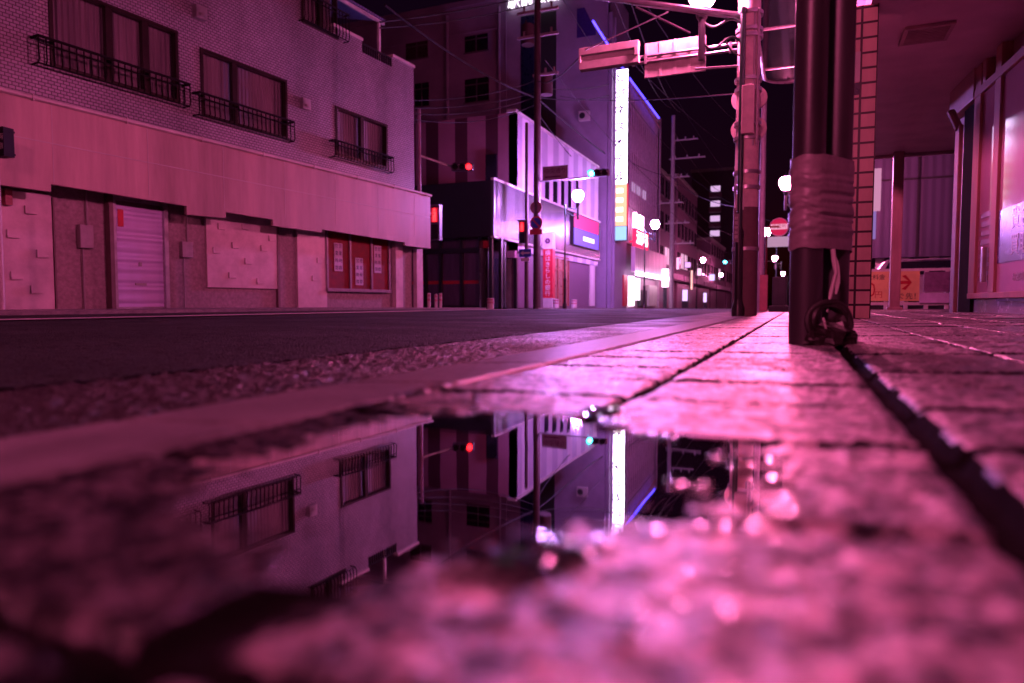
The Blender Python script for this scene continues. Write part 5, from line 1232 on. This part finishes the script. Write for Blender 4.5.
# post at the left edge with small dark box
pe = at(2, 308, 11.0); te = thing('box_post', 'pale post topped by a small dark lettered box at the left edge', 'sign post', (pe.x, pe.y, gnd(pe.x, pe.y)))
mb = MB(); mb.tube([V((pe.x, pe.y, -.2)), V((pe.x, pe.y, at(2, 157, 11).z))], .045, 10); mb.build('post', pale_panel, te, True)
c = at(3, 142.5, 11.0); Ge = Fr(tuple(c), (1, .15)); mb = MB(Ge.M); mb.box(-.14, .11, -.08, .1, -.23, .23); mb.box(-.15, .12, -.09, .11, .16, .19); mb.box(-.15, .12, -.09, .11, -.2, -.17); bo = mb.build('box', pm('navy_box', (.006,.006,.016), .6, spec=.2), te)
mb = MB(Ge.M); mb.text('車両', .11, (-.0, -.085, .07), depth=.002); mb.text('注意', .11, (-.0, -.085, -.08), depth=.002); mb.build('lettering', pale_panel, bo)
# bus stop, notice board, planter
db = 20.0; c = at(779, 227, db)
bsn = thing('bus_stop_sign', 'round red bus stop sign on a red pole with a pale timetable board', 'sign', (at(766, 300, db).x, at(766, 300, db).y, gnd(-.5, 19)))
r = 9.3/FPX*db
mb = MB(); mb.tube([c, c+V((0,.05,0))], r, 28); mb.build('ring', pm('pale_pink_ring', (.6,.35,.45), .5), bsn)
mb = MB(); mb.tube([c-V((0,.01,0)), c-V((0,.001,0))], r*.88, 28); fc = mb.build('disc', em('red_disc_glow', (.8,.01,.09), .7), bsn)
mb = MB(); mb.box(c.x-r*.84, c.x+r*.84, c.y-.016, c.y-.011, c.z-r*.26, c.z+r*.32); mb.build('band', em('pink_band_glow', (1,.4,.62), .9), bsn)
mb = MB(); mb.text('停留所', r*.5, (c.x, c.y-.02, c.z+r*.03), depth=.003); mb.build('lettering', red_paint, bsn)
mb = MB(); q = at(766.3, 250, db); mb.tube([V((q.x, q.y+.05, -.3)), V((q.x, q.y+.05, c.z))], .03, 8); mb.tube([V((q.x, q.y+.05, c.z)), V((c.x, q.y+.08, c.z))], .025, 8); mb.build('pole', red_paint, bsn, True)
a, b_ = at(767.5, 237, db), at(790, 247, db); mb = MB(); mb.box(a.x, b_.x, a.y, a.y+.05, b_.z, a.z); mb.build('board', em('timetable_glow', (.9,.5,.8), .5), bsn)
dq_ = 16.0; a = at(769.5, 311, dq_); b_ = at(787, 277, dq_)
pln = thing('utility_cabinet', 'tall dark roadside cabinet on a black plinth by the bus stop', 'cabinet', (a.x, a.y, gnd(a.x, a.y)))
mb = MB(); mb.box(a.x+.05, b_.x, a.y, a.y+.5, gnd(a.x, a.y)+.14, b_.z); mb.build('body', dark_metal, pln, bevel=.02)
mb = MB(); mb.box(a.x-.02, b_.x+.1, a.y-.06, a.y+.56, gnd(a.x, a.y)-.1, gnd(a.x, a.y)+.14); mb.build('plinth', black_paint, pln, bevel=.01)
mb = MB(); mb.box((a.x+b_.x)/2-.005, (a.x+b_.x)/2+.015, a.y-.012, a.y-.001, gnd(a.x, a.y)+.2, b_.z-.08); mb.build('door_seam', black_paint, pln)

# ------------------------------------------------------------------ overhead cables
cab = pm('cable_rubber', (.008,.005,.012), .8)
def cable(pts, sag, r, label):
    mb = MB(); P_ = []
    for (a, b_) in zip(pts[:-1], pts[1:]): P_ += dcurve(at(*a), at(*b_), sag)[(1 if P_ else 0):]
    mb.tube(P_, r, 6); o = mb.build('overhead_cable', cab, frame=Matrix.Translation(at(*pts[0]))); tag(o, label, 'cable', 'overhead cables')
cable([(385, 5, 20), (537, 98, d537), (640, 175, 60)], .3, .035, 'thick bluish cable slanting down from the tiled roof to the dark pole')
cable([(380, 22, 20), (537, -6, d537)], .1, .025, 'upper dark cable crossing the top left of the tall block')
cable([(380, 28, 20), (537, 3, d537)], .15, .02, 'lower dark cable crossing the top left of the tall block')
cable([(405, 100, 23), (537, 80, d537), (580, 57, 12)], .25, .016, 'cable from the dark pole rising to the left sign panel')
for k, (a, b_) in enumerate(((108, 92), (113, 96), (118, 104))):
    cable([(405, a, 23), (537, b_, d537)], .2+.1*k, .016, ('topmost', 'middle', 'lowest')[k]+' of the three parallel cables from the tiled corner to the dark pole')
cable([(537, 88, d537), (613, 83, 45)], .2, .018, 'upper of two cables from the dark pole across the lavender wall')
cable([(537, 97, d537), (613, 94, 45)], .25, .018, 'lower of two cables from the dark pole across the lavender wall')
cable([(671, 108, d671), (612, -6, 22)], .8, .02, 'left of two cables falling from the frame top to the far utility pole')
cable([(680, 112, d671), (628, -6, 22)], .8, .02, 'right of two cables falling from the frame top to the far utility pole')
cable([(560, 96, 30), (744, 93, dP*1.02)], .15, .01, 'thin cable running level from the corner shop to the near pole')
cable([(600, 140, 46), (671, 176, d671), (744, 208, 30)], .5, .022, 'cable sloping down right across the ribbed block')
cable([(671, 160, d671), (800, 230, 45)], .8, .03, 'upper cable sloping away right from the far utility pole')
cable([(671, 182, d671), (735, 236, 70)], .8, .03, 'lower cable sloping away right from the far utility pole')
cable([(672, 128, d671), (722, 192, 110)], 1.0, .035, 'faint cable running on down the street from the far pole top')
cable([(676, 200, d671), (720, 236, 110)], 1.0, .035, 'faint low cable running on down the street')
for k, (u0, v0, u1, v1, dd) in enumerate(((640, -5, 735, 120, 60), (560, -5, 671, 150, d671), (600, 30, 735, 150, 80), (545, 60, 671, 196, d671), (541, 105, 640, 215, 50), (671, 212, 735, 255, 90), (660, 70, 740, 190, 70))):
    cable([(u0, v0, 24 if k < 4 else 45), (u1, v1, dd)], .5, .014, ('steepest cable of the far street bundle, meeting the near pole', 'cable crossing in front of the vertical sign to the far utility pole', 'thin cable from behind the left sign panel to the near pole', 'cable from the transformer pole past the lavender wall to the far utility pole', 'low cable running from the dark pole to the red shop sign', 'lowest cable sloping right above the far shop signs', 'faint cable in the dark sky between far utility pole and near pole')[k])
cable([(537, 112, d537), (590, 175, 44)], .2, .016, 'short cable dropping from the dark pole to the cyan traffic light')

# ------------------------------------------------------------------ camera, sky, render
cam = bpy.data.cameras.new('camera'); co = bpy.data.objects.new('camera', cam); COL.objects.link(co); SC.camera = co
cam.lens = 24; cam.sensor_width = 36; cam.clip_start = .02; cam.clip_end = 2000
co.matrix_world = Matrix(((RGT.x, UPV.x, -FWD.x, 0), (RGT.y, UPV.y, -FWD.y, 0), (RGT.z, UPV.z, -FWD.z, CAMH), (0,0,0,1)))
cam.dof.use_dof = True; cam.dof.focus_distance = 6.0; cam.dof.aperture_fstop = 1.7; cam.dof.aperture_blades = 0

w = bpy.data.worlds.new('World'); SC.world = w; w.use_nodes = True; nt = w.node_tree
bg = nt.nodes['Background']; sky = N(nt, 'ShaderNodeTexSky'); sky.sky_type = 'NISHITA'; sky.sun_disc = False; sky.sun_elevation = math.radians(1.0); sky.sun_rotation = math.radians(140)
ml = N(nt, 'ShaderNodeVectorMath', operation='MULTIPLY'); ml.inputs[1].default_value = (1.0, .12, .85)
nt.links.new(sky.outputs[0], ml.inputs[0]); nt.links.new(ml.outputs[0], bg.inputs['Color']); bg.inputs['Strength'].default_value = .006

SC.render.engine = 'CYCLES'
cy = SC.cycles; cy.use_denoising = True; cy.max_bounces = 8; cy.diffuse_bounces = 3; cy.glossy_bounces = 4; cy.transparent_max_bounces = 12
cy.sample_clamp_indirect = 2.5; cy.sample_clamp_direct = 0; cy.caustics_reflective = False; cy.caustics_refractive = False; cy.use_light_tree = True
try: cy.denoiser = 'OPENIMAGEDENOISE'
except Exception: pass
vs_ = SC.view_settings; vs_.view_transform = 'Standard'; vs_.look = 'None'; vs_.exposure = 0.0; vs_.gamma = 1.0
SC.display_settings.display_device = 'sRGB'
